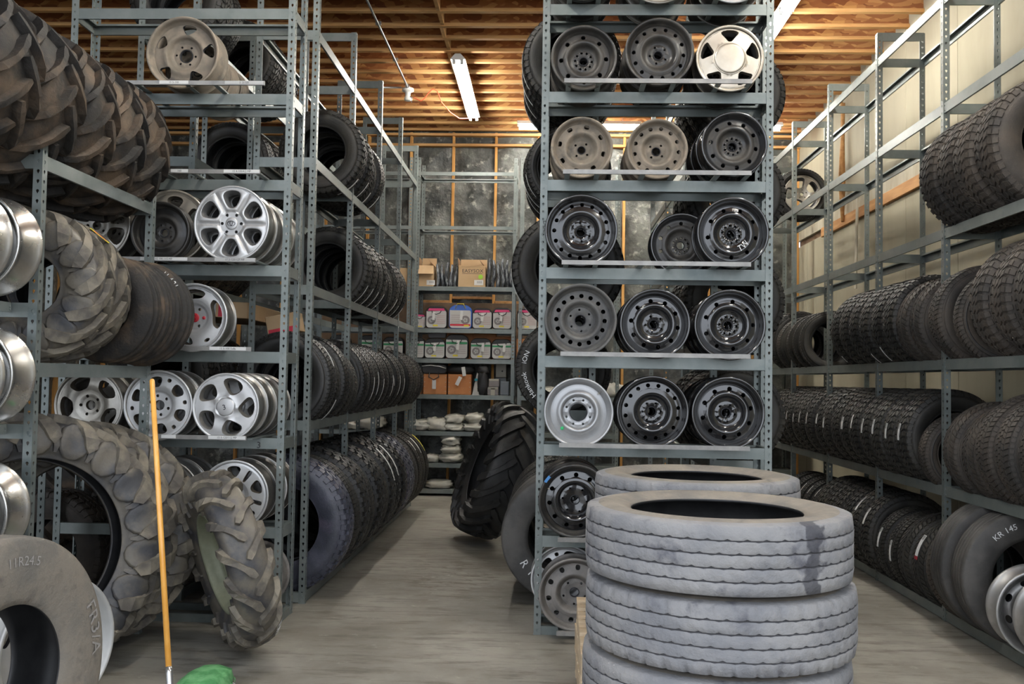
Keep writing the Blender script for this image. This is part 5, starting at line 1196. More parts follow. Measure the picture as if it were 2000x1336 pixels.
# ---------------------------------------------------------------- tractor tyres at the left
gt = 'muddy tractor tyres on top of the tractor tyre rack'
for i, (Y, k, s, dx) in enumerate(((3.78, 'ag_mud_wide', 1.0, -0.02), (4.18, 'ag_mud_wide', 0.99, 0.0), (4.60, 'ag_mud_wide', 0.98, 0.0), (5.00, 'ag_mud', 1.0, 0.0), (5.36, 'ag_mud', 0.98, 0.02), (5.70, 'ag_mud', 0.97, 0.03))):
    put_tyre(k, (-2.925+dx, Y, 3.085), 'muddy tractor tyre lying in the top row at the upper left, %s from the viewer' % NTH[i], gt, yaw=random.uniform(-0.03, 0.03), s=s)
put_tyre('ag_side', (-2.76, 4.84, 2.115), 'grey tractor tyre turned to show its sidewall and scalloped lugs, middle shelf at the left', 'farm tyres on the middle shelf of the tractor rack', yaw=0.16, s=0.90)
y2 = put_tyre('ag_side', (-2.80, 5.12, 2.115), 'grey tractor tyre with a yellow sticker behind the one showing its sidewall', 'farm tyres on the middle shelf of the tractor rack', yaw=0.10, s=0.90)
mb = MB(); mb.box(-0.07, -0.021, 0, 0.07, 0.021, 0.002); mb.box(-0.045, -0.008, 0.0021, 0.05, 0.010, 0.0028, 1)
ob('yellow_sticker', mb.build('yellow_sticker', ['yellow', 'redlab']), y2, mat4=Matrix.Rotation(-y2['spin']-r_(50), 4, 'Y') @ Matrix.Translation((0.455, -0.06, 0)) @ Matrix.Rotation(PI/2, 4, 'Y') @ Matrix.Rotation(0.3, 4, 'Z'))
for i, Y in enumerate((5.40, 5.53, 5.66, 5.80)):
    o = put_tyre('implement', (-2.62+0.012*i, Y, 2.035), 'thin ribbed farm tyre, %s of the four beside the grey tractor tyres' % NTH[i], 'thin ribbed tyres on the middle shelf of the tractor rack', yaw=-0.10, s=0.84 if i < 3 else 0.87)
sidewall_text(o, 'implement', '11 4.21', 0.05, 0.335, r_(45), 'chalk', False, 'chalk_mark')
b1 = put_tyre('ag_big', (-2.80, 4.95, 0.715), 'big tractor tyre standing on the floor at the left, its wide opening towards the viewer', 'big tractor tyres leaning at the left', yaw=r_(42), lean=r_(-9))
put_tyre('ag_big', (-2.84, 5.28, 0.69), 'second big tractor tyre leaning close behind the wide open one', 'big tractor tyres leaning at the left', yaw=r_(38), lean=r_(-8), s=0.97)
put_tyre('ag_big', (-2.80, 5.56, 0.675), 'third dark tractor tyre at the back of the leaning group, beside the orange handle', 'big tractor tyres leaning at the left', yaw=r_(27), lean=r_(-6), s=0.95)
for i in range(3):
    o = ob('tyre', TY['ag_mud_wide'][0], None, mat4=Matrix.Translation((-3.60, 7.25, 0.195+0.375*i)) @ Matrix.Rotation(PI/2, 4, 'X') @ Matrix.Rotation(i, 4, 'Y')); tag(o, 'tractor tyre lying flat, %s of three seen through the big tractor tyre' % ('bottom', 'middle', 'top')[i], 'tyre', 'flat tyres seen through the tractor tyre')
put_tyre('mud_dust', (-3.38, 6.35, 0.43), 'tyre seen through the wide opening of the big tractor tyre', 'tyres seen through the tractor tyre', yaw=-0.1, s=1.0)
lean_w = wheel_with_tyre('ag_rim', 'ag_lean', (-1.86, 5.45, 0.565), 'narrow tractor wheel with a pale green rim, leaning in front of the left wheel rack', yaw=r_(-56), lean=r_(15), s=0.92, off=0.0, name='tractor_wheel')
mb = MB(); mb.tube([(0.285, -0.02, -0.02), (0.262, -0.045, -0.02)], [0.011, 0.008], 10); ob('valve_stem', mb.build('valve_stem', ['ink']), lean_w)
mb = MB(); vs, fs = text_geo('C3KOP', 0.055)
me, sf, R, W, rb, T = TY['ag_lean']
def lt(u, v):
    a = r_(-52)+u/R; y = 0.085+v; r, yy = sf.at(y, 0.034); return (r*cos(a), yy, r*sin(a))
mb.add([lt(u, v) for u, v in vs], fs); ob('paint_mark', mb.build('paint_mark', ['chalk']), lean_w)
dk = put_tyre('ag_dark', (-0.50, 9.45, 0.735), 'huge black tractor tyre leaning against the central rack far down the aisle', yaw=r_(-76), lean=r_(-20), s=0.92)
mb = MB(); mb.box(-0.035, -0.001, -0.08, 0.035, 0.001, 0.06); mb.box(-0.03, -0.0015, -0.085, 0.03, 0.0015, -0.072, 1); flat_text(mb, '520', 0.03, 0, -0.0012, 0.03, 2)
tag(ob('paper_tag', mb.build('paper_tag', ['white', 'redlab', 'ink']), None, (-0.335, 8.98, 0.44), (0.15, -0.1, 0.1)), 'small white tag with a red edge hanging on the huge black tractor tyre', 'tag')
ftyre = put_tyre('grey_truck', (-2.05, 3.37, 0.525), 'big worn grey truck tyre standing at the bottom left corner, nearest to the viewer', yaw=r_(80), lean=-0.04)
sidewall_text(ftyre, 'grey_truck', '11R24.5', 0.050, 0.405, r_(85), 'chalk_dim', False); sidewall_text(ftyre, 'grey_truck', 'FR3/A', 0.085, 0.42, r_(10), 'chalk_dim', False)
put_wheel('white_rim', (-2.31, 4.40, 0.335), 'worn white steel rim behind the big grey truck tyre at the lower left', None, r_(68), -0.03, 0.4, 1.13)
gp = 'polished rims stacked on the shelves at the left edge'
for i, (h, n, sc) in enumerate(((2.262, 'top', 1.0), (1.632, 'middle', 0.97), (0.985, 'lower', 0.97))):
    put_wheel('polished', (-2.715, 4.20, h), 'polished bare rim cut by the left edge, %s one of three levels' % n, gp, 0, 0, 0.4, sc)
    put_wheel('polished', (-2.735, 3.98, h), 'polished rim nearer to the viewer in the same pair, %s level at the left edge' % n, gp, 0, 0, 0.4, sc)

# ---------------------------------------------------------------- tyre stacks on pallets
def pallet(x, y, z, label, rot=0.0, w=1.17, d=1.1):
    root = empty('pallet', (x, y, z), (0, 0, rot)); tag(root, label, 'pallet', 'wooden pallets under the tyre stacks')
    n = 7; bw = 0.10
    mb = MB(); mb.bbox(-w/2, -bw/2, -0.008, w/2, bw/2, 0.008, 0.002); B = mb.build('deck_board', ['wood_pale'])
    for k in range(n): ob('deck_board', B, root, (0, -d/2+bw/2+(d-bw)*k/(n-1), 0.133))
    for k in range(3): ob('deck_board', B, root, (0, -d/2+bw/2+(d-bw)*k/2, 0.009))
    mb = MB(); mb.bbox(-0.018, -d/2, 0, 0.018, d/2, 0.107, 0.002); St = mb.build('stringer', ['wood_pale'])
    for k in (-1, 0, 1): ob('stringer', St, root, (k*(w/2-0.02), 0, 0.018))
pallet(0.66, 3.60, 0, 'pale wooden pallet under the nearer stack of truck tyres')
pallet(0.775, 4.76, 0, 'lowest wooden pallet under the rear tyre stack'); pallet(0.78, 4.76, 0.142, 'middle wooden pallet under the rear tyre stack', 0.02); pallet(0.77, 4.755, 0.284, 'top wooden pallet under the rear tyre stack', -0.015)
gs = 'grey truck tyres in the nearer stack'
z = 0.142+0.131
for i, (k, dx, dy, lab) in enumerate((('stack_a', 0.0, 0, 'grey dusty truck tyre at the bottom of the nearer stack, cut by the frame'), ('stack_c', -0.004, 0.0, 'grey truck tyre third from the top of the nearer stack'),
                                      ('stack_b', 0.010, 0.005, 'grey truck tyre second from the top, with notched shoulders'), ('stack_top', 0.0, 0.0, 'grey dusty truck tyre on top of the nearer stack, with dark wet smears'))):
    o = ob('tyre', TY[k][0], None, mat4=Matrix.Translation((0.662+dx, 3.60+dy, z)) @ Matrix.Rotation(PI/2, 4, 'X') @ Matrix.Rotation(0.0 if i == 3 else i*1.3, 4, 'Y')); tag(o, lab, 'tyre', gs); z += 0.2625
# dark smear on the outside of the top tyre
sm_h, sm_a = 0.0, 0.0
z = 0.426+0.131
for i in range(3):
    o = ob('tyre', TY['stack_b'][0], None, mat4=Matrix.Translation((0.762, 4.70, z)) @ Matrix.Rotation(PI/2, 4, 'X') @ Matrix.Rotation(i*0.8, 4, 'Y')); tag(o, 'grey truck tyre in the rear stack on pallets, %s' % ('lowest', 'middle one', 'topmost, its upper rim in view')[i], 'tyre', 'grey truck tyres in the rear stack'); z += 0.2585

# ---------------------------------------------------------------- goods on the back wall rack
def BX(px): return (px-1068)/137.0
def rounded(w, h, rb_=0.05, rt=0.12, n=6):
    """outline of a carry case: small radii below, large above; (x, z) from the middle of the base"""
    P = []
    for cx, cz, r, a0 in ((w/2-rb_, rb_, rb_, -HP), (w/2-rt, h-rt, rt, 0), (-w/2+rt, h-rt, rt, HP), (-w/2+rb_, rb_, rb_, PI)):
        for k in range(n+1): a = a0+HP*k/n; P.append((cx+r*cos(a), cz+r*sin(a)))
    return P
def extr(mb, P, y0, y1, mi, inset=0.0):
    n = len(P); c = (sum(p[0] for p in P)/n, sum(p[1] for p in P)/n)
    def q(k, y, f=1.0): return (c[0]+(P[k][0]-c[0])*f, y, c[1]+(P[k][1]-c[1])*f)
    f = 1-inset; vs = [q(k, y0, f) for k in range(n)]+[q(k, y0+0.012*(inset > 0), 1) for k in range(n)]+[q(k, y1, 1) for k in range(n)]
    fs = [tuple(range(n))]+[tuple(range(2*n, 3*n))[::-1]]
    for a in (0, 1): fs += [(a*n+k, a*n+(k+1) % n, (a+1)*n+(k+1) % n, (a+1)*n+k) for k in range(n)]
    mb.add(vs, fs, mi)
def case(x, z, w, h, style, label, tagx=None, y=13.10, rot=0.0, tilt=0.0):
    root = empty('carry_case', mat4=Matrix.Translation((x, y, z)) @ Matrix.Rotation(rot, 4, 'Z') @ Matrix.Rotation(tilt, 4, 'Y')); tag(root, label, 'case', 'snow chain cases on the back wall rack')
    body = 'blue_print' if style == 'blue' else 'case'
    mb = MB(); extr(mb, rounded(w, h, w*0.16, w*0.30), 0, 0.13, 0, 0.06); ob('case_body', mb.build('case_body', [body]), root)
    mb = MB(); P = rounded(w*0.92, h*0.74, w*0.13, w*0.05)
    P = [(px, pz+0.012+(0.012*sin(px*70) if pz > h*0.5 else 0)) for px, pz in P]
    extr(mb, P, -0.004, 0.004, 0); s = 1 if style == 'blue' else -1
    for k in range(5): mb.box(-s*w*0.05-w*0.02*0 if False else (0.02*w if s < 0 else -0.40*w), -0.0048, h*(0.22+0.085*k), (0.40*w if s < 0 else -0.02*w), -0.0042, h*(0.22+0.085*k)+h*0.022, 1)
    ob('front_panel', mb.build('front_panel', ['case_lab', 'grey_text' if style != 'pink' else 'pink_dim']), root)
    mb = MB(); col = {'pink': 'pink', 'green': 'grn_band', 'blue': 'redlab'}[style]
    if style == 'pink': mb.add([(-w*0.40, -0.005, h*0.79), (w*0.40, -0.005, h*0.79), (w*0.34, -0.005, h*0.90), (-w*0.34, -0.005, h*0.90)], [(0, 1, 2, 3)])
    elif style == 'green': mb.box(-w*0.455, -0.0055, h*0.60, w*0.455, -0.0045, h*0.69)
    else: mb.box(-w*0.44, -0.0055, h*0.12, w*0.44, -0.0045, h*0.20)
    ob('colour_band', mb.build('colour_band', [col]), root)
    mb = MB(); cx, cz, r = s*w*0.22, h*0.37, w*0.19; K = 20
    for (ra, rr_, mi, yy) in ((0.55*r, r, 0, -0.0052), (0.0, 0.58*r, 1, -0.0050), (0, 0.16*r, 0, -0.0056)):
        vs = [(cx+q*cos(2*PI*k/K), yy, cz+q*sin(2*PI*k/K)) for k in range(K) for q in (ra, rr_)]
        mb.add(vs, [(2*k, 2*k+1, (2*k+3) % (2*K), (2*k+2) % (2*K)) for k in range(K)], mi)
    for k in range(5): a = 2*PI*k/5; mb.add([(cx+0.03*r*sin(a), -0.0057, cz-0.03*r*cos(a)), (cx+0.55*r*cos(a-0.15), -0.0057, cz+0.55*r*sin(a-0.15)), (cx+0.55*r*cos(a+0.15), -0.0057, cz+0.55*r*sin(a+0.15))], [(0, 1, 2)], 0)
    ob('wheel_print', mb.build('wheel_print', ['grey_print', 'plate']), root)
    mb = MB(); mb.box(cx-s*0.02, -0.006, h*0.10, cx-s*0.02+0.07, -0.005, h*0.17); ob('price_spot', mb.build('price_spot', ['yellow']), root)
    mb = MB(); hw = w*0.22; mb.tube([(-hw, 0.0, h*0.80), (-hw*0.8, -0.02, h*0.70), (0, -0.03, h*0.62), (hw*0.8, -0.02, h*0.70), (hw, 0.0, h*0.80)] if style != 'blue' else [(-hw, 0.0, h*0.85), (-hw*0.6, -0.01, h*1.05), (hw*0.6, -0.01, h*1.05), (hw, 0, h*0.85)], 0.006, 6)
    ob('carry_handle', mb.build('carry_handle', ['case' if style != 'blue' else 'yellow']), root)
    if tagx is not None:
        mb = MB(); mb.add([(tagx*w-0.022, -0.034, h*0.38), (tagx*w+0.016, -0.034, h*0.36), (tagx*w+0.026, -0.030, h*0.74), (tagx*w-0.012, -0.030, h*0.76)], [(0, 1, 2, 3)]); mb.add([(tagx*w-0.022, -0.0325, h*0.38), (tagx*w+0.016, -0.0325, h*0.36), (tagx*w+0.026, -0.0285, h*0.74), (tagx*w-0.012, -0.0285, h*0.76)], [(3, 2, 1, 0)])
        ob('paper_tag', mb.build('paper_tag', ['white']), root)
MT['pink_dim'] = M('pale_pink_print', (0.55, 0.33, 0.33), rough=0.6)
zz = 2.373
case(BX(852), zz, 0.31, 0.32, 'pink', 'pink-banded black case, leftmost on the upper case shelf', -0.12)
case(BX(899), zz, 0.33, 0.34, 'blue', 'yellow-edged blue case with a red band on the case shelf', 0.05)
case(BX(942), zz, 0.29, 0.30, 'pink', 'pink-banded case just right of the blue and yellow case', 0.0)
case(BX(981), zz, 0.28, 0.31, 'pink', 'pink-banded case at the right post of the upper case shelf', -0.05)
case(BX(1030), zz, 0.29, 0.31, 'pink', 'pink-banded case right of the shelf post, partly behind a tyre', None)
case(BX(817), zz, 0.20, 0.22, 'pink', 'small pale case at the left end of the upper case shelf', None, 13.16, 0.3)
zz = 1.943
case(BX(812), zz, 0.26, 0.30, 'green', 'green-banded case leftmost, next to the tyre row', None)
case(BX(850), zz, 0.30, 0.29, 'green', 'green-banded case under a grey case lying on top', 0.0)
case(BX(893), zz, 0.33, 0.35, 'green', 'tallest green-banded case in the middle of its shelf', 0.05)
case(BX(940), zz, 0.30, 0.30, 'green', 'green-banded case with a raised paper tag, third from the post', 0.1)
case(BX(981), zz, 0.29, 0.29, 'green', 'green-banded case beside the right shelf post', 0.12)
case(BX(722), zz, 0.32, 0.32, 'green', 'green-banded case glimpsed between posts above the waist-high tyre row', 0.3)
case(BX(662), zz, 0.30, 0.32, 'green', 'pale case glimpsed far left above the waist-high tyre row', None)
case(BX(768), zz, 0.30, 0.30, 'green', 'green-banded case glimpsed just left of the aisle rack end', None)
root = empty('carry_case', (BX(852), 13.22, 2.245)); tag(root, 'grey case lying crookedly on top of a green-banded case', 'case')
mb = MB(); extr(mb, rounded(0.26, 0.10, 0.03, 0.04), 0, 0.12, 0, 0.05); ob('case_body', mb.build('case_body', ['grey_print']), root)

def carton(x0, x1, z, h, d, mat, label, flaps=True, y=13.08, txt=None, extra=()):
    w = x1-x0; root = empty('carton', ((x0+x1)/2, y, z)); tag(root, label, 'box')
    mb = MB(); t = 0.006
    mb.box(-w/2, 0, 0, w/2, t, h); mb.box(-w/2, d-t, 0, w/2, d, h); mb.box(-w/2, t, 0, -w/2+t, d-t, h); mb.box(w/2-t, t, 0, w/2, d-t, h); mb.box(-w/2+t, t, 0, w/2-t, d-t, t)
    if not flaps: mb.box(-w/2+t, t, h-t, w/2-t, d-t, h)
    ob('carton_body', mb.build('carton_body', [mat]), root)
    if flaps:
        mb = MB(); mb.box(-w/2, -0.003, 0, w/2, 0.001, 0.14); ob('flap', mb.build('flap', [mat]), root, (0, -0.001, h), (PI*0.86, 0, 0))
        mb = MB(); mb.box(-w/2, -0.002, 0, w/2, 0.002, 0.15); ob('flap', mb.build('flap', [mat]), root, (0, d, h), (-0.05, 0, 0))
        mb = MB(); mb.box(-0.002, 0, 0, 0.002, d, 0.13); me = mb.build('flap', ['card_in']); ob('flap', me, root, (w/2, 0, h), (0, -0.7, 0)); ob('flap', me, root, (-w/2, 0, h), (0, -0.08, 0))
    for nm, me, loc in extra: ob(nm, me, root, loc)
    return root
def plabel(w, h, lines=3):
    mb = MB(); mb.box(-w/2, -0.0015, 0, w/2, 0, h); 
    for k in range(7): mb.box(-w*0.18+k*w*0.08, -0.002, h*0.35, -w*0.18+k*w*0.08+w*0.035, -0.0015, h*0.8, 1)
    return mb.build('shipping_label', ['white', 'grey_print'])
c = carton(-1.84, BX(845), 2.973, 0.30, 0.36, 'card', 'open cardboard box with a folded-down front flap, left of the upper goods shelf')
ob('shipping_label', plabel(0.12, 0.07), c, (0.07, -0.002, 0.02))
c = carton(BX(894), BX(947), 2.973, 0.285, 0.34, 'card', 'open cardboard box with black printed letters and a green dot')
for ch in [o for o in c.children if o.name.startswith('flap')][:1]: ch.rotation_euler = (0.02, 0, 0); ch.scale.z = 0.15
mb = MB(); flat_text(mb, 'EASYSOX', 0.072, 0.01, -0.001, 0.205, 0); mb.box(-0.14, -0.001, 0.188, 0.15, 0, 0.193); ob('printed_name', mb.build('printed_name', ['ink']), c)
ob('shipping_label', plabel(0.13, 0.075), c, (0.10, -0.001, 0.025))
mb = MB(); cap_disc(mb, 0.034, 0, 0, 0.001, 20, 0.0008); ob('lime_dot', mb.build('lime_dot', ['lime']), c, (0.125, -0.002, 0.145))
carton(-2.24, -1.96, 2.973, 0.26, 0.3, 'card', 'brown carton behind the aisle rack end, beside the open box', False)
# dark coiled chains in clear bags, standing upright
def polybag(i, x, h, label_part):
    rn = random.Random(i); mb = MB(); n = 7; vs = []
    for k in range(n+1):
        f = k/n; wd = 0.026*(1-0.55*f**3)+0.004*rn.random(); dp = 0.14*(1-0.35*f**4); ox = 0.012*sin(f*5+i)+0.01*f*rn.uniform(-1, 1)
        for a in range(8): t = 2*PI*a/8; vs.append((ox+wd*cos(t)*(1+0.2*rn.random()), 0.16+dp*sin(t), h*f))
    fs = [(k*8+a, k*8+(a+1) % 8, (k+1)*8+(a+1) % 8, (k+1)*8+a) for k in range(n) for a in range(8)]+[tuple(range(8))[::-1], tuple(range(n*8, n*8+8))]
    mb.add(vs, fs, 0, True); root = ob('clear_bag', mb.build('clear_bag', ['poly']), None, (x, 13.08, 2.973)); tag(root, label_part, 'bag', 'clear bags of dark goods on the upper goods shelf')
for i in range(5): polybag(i, BX(852+9*i), 0.33+0.03*(i == 2), 'clear bag of dark goods, %s from the left between the two boxes' % NTH[i])
for i in range(6): polybag(10+i, BX(953+9*i), 0.42-0.02*(i % 3), 'clear bag of dark goods, %s right of the lettered box' % NTH[i])
# orange boxes, bags, oddments
def mini(name, mb, mats, loc, label, cat): return tag(ob(name, mb.build(name, mats), None, loc), label, cat)
def ocase(x, label):
    root = empty('fibre_box', (x, 13.09, 1.433)); tag(root, label, 'box', 'orange boxes on the goods rack')
    mb = MB(); mb.bbox(-0.165, 0, 0, 0.165, 0.34, 0.29, 0.006); ob('box_body', mb.build('box_body', ['card_or']), root)
    mb = MB()
    for sx_ in (-0.15, 0.15):
        for k in range(4): mb.bbox(sx_-0.005, -0.002, 0.04+k*0.065, sx_+0.005, 0.001, 0.05+k*0.065, 0.001)
    ob('staple', tag_stuff(mb.build('staple', ['plate'])), root)
def tag_stuff(me): return me
ocase(BX(852), 'orange fibre box under a dark carry case with a silver strap'); ocase(BX(900), 'orange fibre box beside the black and white bag, tag hanging over it')
root = empty('dark_case', (BX(850), 13.09, 1.73)); tag(root, 'dark carry case with a pale edge lying on the left orange box', 'case')
mb = MB(); P = rounded(0.36, 0.13, 0.05, 0.06); extr(mb, P, -0.02, 0.28, 0, 0.08); ob('case_body', mb.build('case_body', ['case']), root)
mb = MB(); mb.tube([(-0.17, -0.025, 0.10), (-0.05, -0.03, 0.115), (0.08, -0.03, 0.10), (0.17, -0.025, 0.075)], 0.007, 6); ob('pale_edge', mb.build('pale_edge', ['plate']), root)
mb = MB(); mb.tube([(-0.06, -0.03, 0.02), (-0.07, -0.05, -0.05), (0, -0.05, -0.09), (0.07, -0.05, -0.05), (0.06, -0.03, 0.02)], 0.008, 6); ob('carry_handle', mb.build('carry_handle', ['case']), root)
mb = MB(); mb.box(-0.02, -0.052, -0.22, 0.035, -0.05, -0.09); ob('paper_tag', mb.build('paper_tag', ['white']), root)
root = empty('dark_bag', (BX(900), 13.09, 1.73)); tag(root, 'black fabric bag with two white tags on the right orange box', 'bag')
def blob(mb, rx, ry, rz, mi=0, seed=0.0, amp=0.12, nu=20, nv=12, pw=0.75, c=(0, 0, 0), flat=True):
    from mathutils import noise
    def sp(v, p): return math.copysign(abs(v)**p, v)
    vs = []
    for j in range(nv+1):
        ph = -HP+PI*j/nv
        for i in range(nu):
            th = 2*PI*i/nu; x = sp(cos(ph), pw)*sp(cos(th), pw); y = sp(cos(ph), pw)*sp(sin(th), pw); z = sp(sin(ph), 0.8)
            n = 1+amp*noise.noise(Vector((x*2.2+seed, y*2.2, z*3+seed*2)))+amp*0.5*noise.noise(Vector((x*6+seed, y*6, z*6)))
            vs.append((c[0]+x*rx*n, c[1]+y*ry*n, c[2]+max(z*rz*n, -rz*0.92)))
    fs = [(j*nu+i, j*nu+(i+1) % nu, (j+1)*nu+(i+1) % nu, (j+1)*nu+i) for j in range(nv) for i in range(nu)]
    mb.add(vs, fs, mi, True)
mb = MB(); blob(mb, 0.21, 0.13, 0.075, seed=4.0, c=(0, 0.14, 0.06)); ob('bag_body', mb.build('bag_body', ['case']), root)
for xx, rr_, zz_ in ((0.07, 0.15, -0.03), (-0.04, -0.45, -0.16)):
    mb = MB(); mb.box(-0.026, -0.001, 0, 0.026, 0.001, 0.13); ob('paper_tag', mb.build('paper_tag', ['white']), root, (xx, -0.03, zz_), (0, rr_*-1, 0))
root = empty('folded_bag', (BX(941), 13.12, 1.433)); tag(root, 'tall white and black folded plastic bag with a teal band', 'bag')
mb = MB(); mb.add([(-0.12, 0, 0), (-0.01, -0.02, 0), (0.0, -0.03, 0.30), (-0.05, 0, 0.34), (-0.12, 0.1, 0), (-0.01, 0.1, 0), (0.0, 0.08, 0.30), (-0.05, 0.1, 0.34)], [(0, 1, 2, 3), (4, 7, 6, 5), (0, 3, 7, 4), (1, 5, 6, 2), (3, 2, 6, 7), (0, 4, 5, 1)]); mb.box(-0.085, -0.02, 0.20, -0.02, -0.012, 0.235, 1)
ob('white_side', mb.build('white_side', ['case_lab', 'teal']) if 'teal' in MT else mb.build('white_side', ['case_lab', 'blue']), root)
mb = MB(); blob(mb, 0.075, 0.05, 0.19, seed=2.0, amp=0.3, c=(0.03, 0.0, 0.175)); blob(mb, 0.085, 0.05, 0.06, seed=3.0, amp=0.3, c=(0.03, 0.0, 0.36)); ob('black_wrap', mb.build('black_wrap', ['case']), root)
mb = MB(); mb.bbox(-0.075, 0, 0, 0.075, 0.1, 0.20, 0.006); cap_disc(mb, 0.012, -0.001, 1, 0.001, 12, 0.001); mb.v = [(x, y, z) for x, y, z in mb.v]; mb.v[24:] = [(x+0.02, y, z+0.09) for x, y, z in mb.v[24:]]
mini('speaker_box', mb, ['beige_box', 'ink'], (BX(979), 13.30, 1.69), 'beige plastic box with a round black hole, highest of the oddments', 'box')
mb = MB(); mb.bbox(-0.075, 0, 0, 0.075, 0.1, 0.25, 0.006); mini('grey_canister', mb, ['grey_box'], (BX(979), 13.30, 1.434), 'dark grey block supporting the beige box with a round hole', 'box')
mb = MB(); mb.bbox(-0.075, 0, 0, 0.075, 0.12, 0.115, 0.006); mb.bbox(-0.07, -0.003, 0.085, 0.07, 0.0, 0.11, 0.001, 1); mini('small_carton', mb, ['grey_print', 'beige_box'], (BX(967), 13.12, 1.553), 'small dark box with a pale top edge, upper of two', 'box')
mb = MB(); mb.bbox(-0.08, 0, 0, 0.08, 0.12, 0.118, 0.006); mb.bbox(-0.03, -0.003, 0.0, 0.03, 0.0, 0.10, 0.001, 1); mb.bbox(-0.07, -0.003, 0.085, 0.07, 0.0, 0.11, 0.001, 1); mini('small_carton', mb, ['grey_print', 'beige_box'], (BX(965), 13.12, 1.433), 'small dark box with a pale band, lower of two', 'box')
mb = MB(); mb.bbox(-0.062, 0, 0, 0.062, 0.11, 0.20, 0.01); mini('grey_canister', mb, ['grey_box'], (BX(988), 13.10, 1.433), 'blue-grey plastic canister beside the right shelf post', 'canister')
for i, (px, w_, z_, h_) in enumerate(((895, 0.40, 2.10, 0.24), (945, 0.34, 2.10, 0.22), (985, 0.28, 2.08, 0.20))):
    mb = MB(); mb.bbox(-w_/2, 0, 0, w_/2, 0.16, z_+h_-1.943, 0.006); mini('fibre_box', mb, ['card_or'], (BX(px), 13.32, 1.943), 'orange box behind the green-banded cases, %s' % ('left', 'middle', 'right')[i], 'box')
mb = MB(); mb.bbox(-0.16, 0, 0, 0.16, 0.3, 0.30, 0.006); mini('fibre_box', mb, ['card_or'], (BX(1032), 13.10, 1.943), 'orange box right of the shelf post, partly behind a tyre', 'box')
mb = MB(); mb.bbox(-0.05, 0, 0, 0.05, 0.3, 0.28, 0.006); mini('fibre_box', mb, ['card_or'], (BX(818), 13.10, 1.433), 'sliver of an orange box at the tyre row end', 'box')
# sacks
def sack(i, x, z, w, h, label, y=13.25, d=0.20, mat='sack'):
    mb = MB(); blob(mb, w/2, d, h/2, seed=i*1.7, amp=0.34, c=(0, 0, h/2*0.95), pw=0.7); o = ob('sandbag', mb.build('sandbag', [mat]), None, (x, y, z)); tag(o, label, 'sack', 'white sacks on the goods rack'); return o
z1 = 0.913
sack(1, BX(820), z1, 0.36, 0.16, 'white sack at the left end of the sack shelf'); sack(2, BX(856), z1, 0.34, 0.20, 'lumpy white sack with a crumpled neck, centre left'); sack(3, BX(890), z1, 0.30, 0.12, 'flat white sack under the rounded one')
sack(4, BX(928), z1, 0.32, 0.13, 'white sack near the leaning black tyre, lower'); sack(5, BX(890), z1+0.11, 0.28, 0.14, 'rounded white sack lying on a flat one'); sack(6, BX(930), z1+0.12, 0.26, 0.15, 'white sack near the leaning black tyre, upper')
sack(7, BX(725), z1, 0.42, 0.20, 'white sack glimpsed under the waist-high tyre row'); sack(8, BX(690), z1, 0.30, 0.12, 'low white sack glimpsed far left under the tyre row')
s1 = sack(9, BX(885), 0.463, 0.34, 0.15, 'white sack at the bottom of the pile of three'); sack(10, BX(884), 0.463+0.13, 0.28, 0.13, 'white sack in the middle of the pile of three')
s3 = sack(11, BX(883), 0.463+0.25, 0.28, 0.16, 'white sack with dark print on top of the pile of three'); mb = MB(); flat_text(mb, 'SAND', 0.035, 0, -0.215, 0.055, 0); ob('printed_word', mb.build('printed_word', ['ink']), s3)
sack(12, BX(848), 0.463, 0.20, 0.12, 'small white sack left of the pile of three'); sack(13, BX(862), 0.098, 0.38, 0.12, 'yellowish flat sack on the lowest shelf')
sack(14, BX(1072), 1.433, 0.30, 0.14, 'pale sack seen behind the silver wheel'); sack(15, BX(1200), 1.433, 0.30, 0.20, 'pale sack seen between silver and black wheels')

# far right rack with a sack, glimpsed beside the central rack
back4 = empty('shelving_rack', (2.05, 13.05, 0)); tag(back4, 'grey shelf rack on the back wall at the end of the right aisle', 'rack')
pm = post_mesh(4.85)
for x, r in ((0, 0), (1.43, PI/2)): ob('post', pm, back4, (x, 0, 0), (0, 0, r)); ob('post', pm, back4, (x, 0.5, 0), (0, 0, -PI/2 if x == 0 else PI))
for z in BT[:6]:
    beam(back4, (0.004, 0), (1.426, 0), z, hgt=0.05); beam(back4, (0.004, 0.5), (1.426, 0.5), z, flip=True, hgt=0.05)
    mb = MB(); mb.bbox(0.01, 0.004, 0.0005, 1.42, 0.49, 0.012, 0.002); ob('shelf_board', mb.build('shelf_board', ['steel']), back4, (0, 0, z))
sack(16, 3.28, 0.913, 0.36, 0.22, 'pale sack at the far end of the right aisle')

# long brown carton lying over tyres behind the left wheel rack
root = empty('long_carton', (-2.87, 7.32, 2.16), (0, 0.035, r_(2))); tag(root, 'long brown carton with red and white bands behind the left wheel rack', 'box')
mb = MB(); mb.bbox(-0.18, -0.55, -0.06, 0.62, 0.5, 0.06, 0.004); ob('carton_body', mb.build('carton_body', ['card']), root)
for x0, x1, m_ in ((0.12, 0.22, 'redlab'), (0.235, 0.26, 'redlab'), (0.40, 0.50, 'redlab'), (0.29, 0.38, 'plate')):
    mb = MB(); mb.box(x0, -0.553, -0.055, x1, -0.55, 0.055); ob('printed_band', mb.build('printed_band', [m_]), root)
c = empty('carton', (-2.0, 7.0, 1.985), (0, -0.2, 0)); tag(c, 'cardboard box with a red band on top of the near waist-high tyres', 'box')
mb = MB(); mb.bbox(-0.14, 0, 0, 0.10, 0.20, 0.15, 0.004); ob('carton_body', mb.build('carton_body', ['card']), c)
mb = MB(); mb.box(-0.13, -0.003, 0.0, 0.09, 0.0, 0.045); ob('red_band', mb.build('red_band', ['redlab']), c)

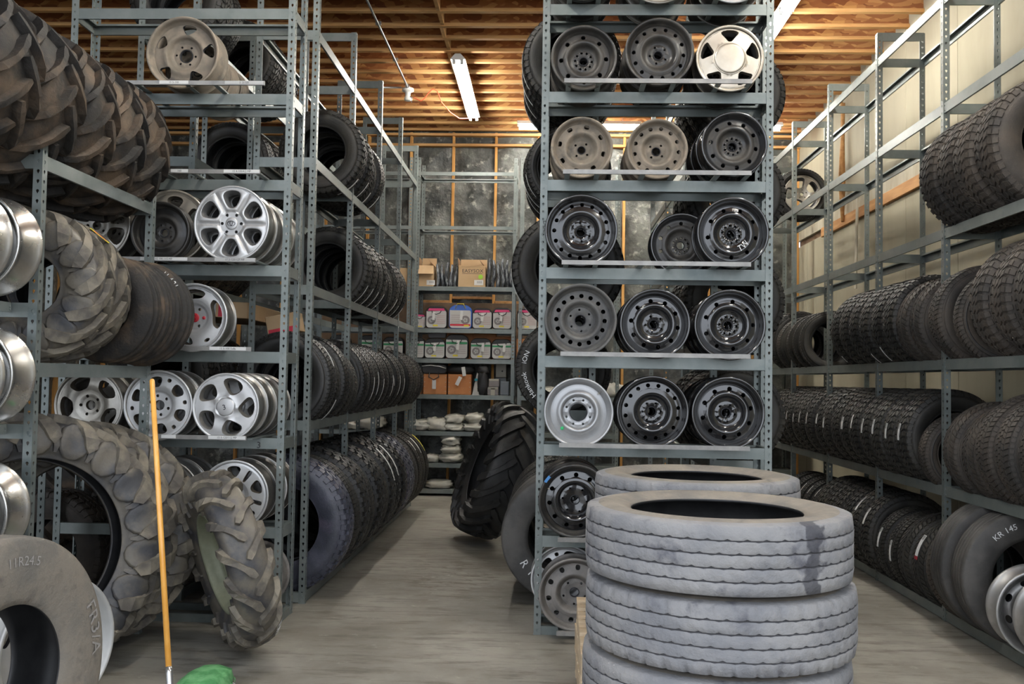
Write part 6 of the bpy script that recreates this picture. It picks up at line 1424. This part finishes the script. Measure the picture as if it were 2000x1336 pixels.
# broom with an orange handle, green bundle
root = empty('push_broom', (-1.47, 3.72, 0)); tag(root, 'broom with a long orange varnished handle leaning upright in the foreground', 'broom')
a, b_ = Vector((0, 0, 0.10)), Vector((-1.884+1.47, 4.35-3.72, 1.627)); d = (b_-a)
mb = MB(); mb.tube([tuple(a+d*0.19), tuple(a+d*0.995), tuple(b_)], [0.0125, 0.0122, 0.007], 14); ob('handle', mb.build('handle', ['handle']), root)
mb = MB(); mb.tube([tuple(a), tuple(a+d*0.20), tuple(a+d*0.215)], [0.0150, 0.0148, 0.0135], 14); ob('ferrule', mb.build('ferrule', ['ferrule']), root)
mb = MB(); mb.bbox(-0.22, -0.035, 0.07, 0.22, 0.035, 0.11, 0.006); ob('broom_head', mb.build('broom_head', ['wood_pale']), root)
mb = MB(); rn = random.Random(3)
for i in range(40):
    for j in range(5): x, y_ = -0.21+0.42*i/39, -0.026+0.013*j; mb.tube([(x, y_, 0.075), (x+rn.uniform(-0.01, 0.01), y_+rn.uniform(-0.01, 0.01), 0.0)], 0.003, 4, cap=False)
o = ob('bristles', mb.build('bristles', ['case']), root); o['kind'] = 'stuff'
root = empty('green_bundle', (-1.735, 4.77, 0)); tag(root, 'green woven plastic bundle on the floor at the lower edge of the picture', 'bag')
mb = MB(); blob(mb, 0.125, 0.22, 0.065, seed=1.3, amp=0.10, c=(0, 0, 0.06), pw=0.9); ob('bundle_body', mb.build('bundle_body', ['grn_cloth']), root)
mb = MB(); rn = random.Random(9)
for i in range(70):
    a = rn.uniform(0, 2*PI); x, y_ = 0.118*cos(a), 0.21*sin(a); zt = rn.uniform(0.02, 0.07)
    mb.tube([(x*0.93, y_*0.93, zt), (x*1.12+rn.uniform(-.01, .01), y_*1.1, zt*0.8), (x*1.2, y_*1.16+rn.uniform(-.02, .02), max(0.003, zt-0.03))], 0.0022, 4, mi=rn.choice((0, 1)), cap=False)
o = ob('frayed_edge', mb.build('frayed_edge', ['grn_cloth', 'case_lab']), root); o['kind'] = 'stuff'
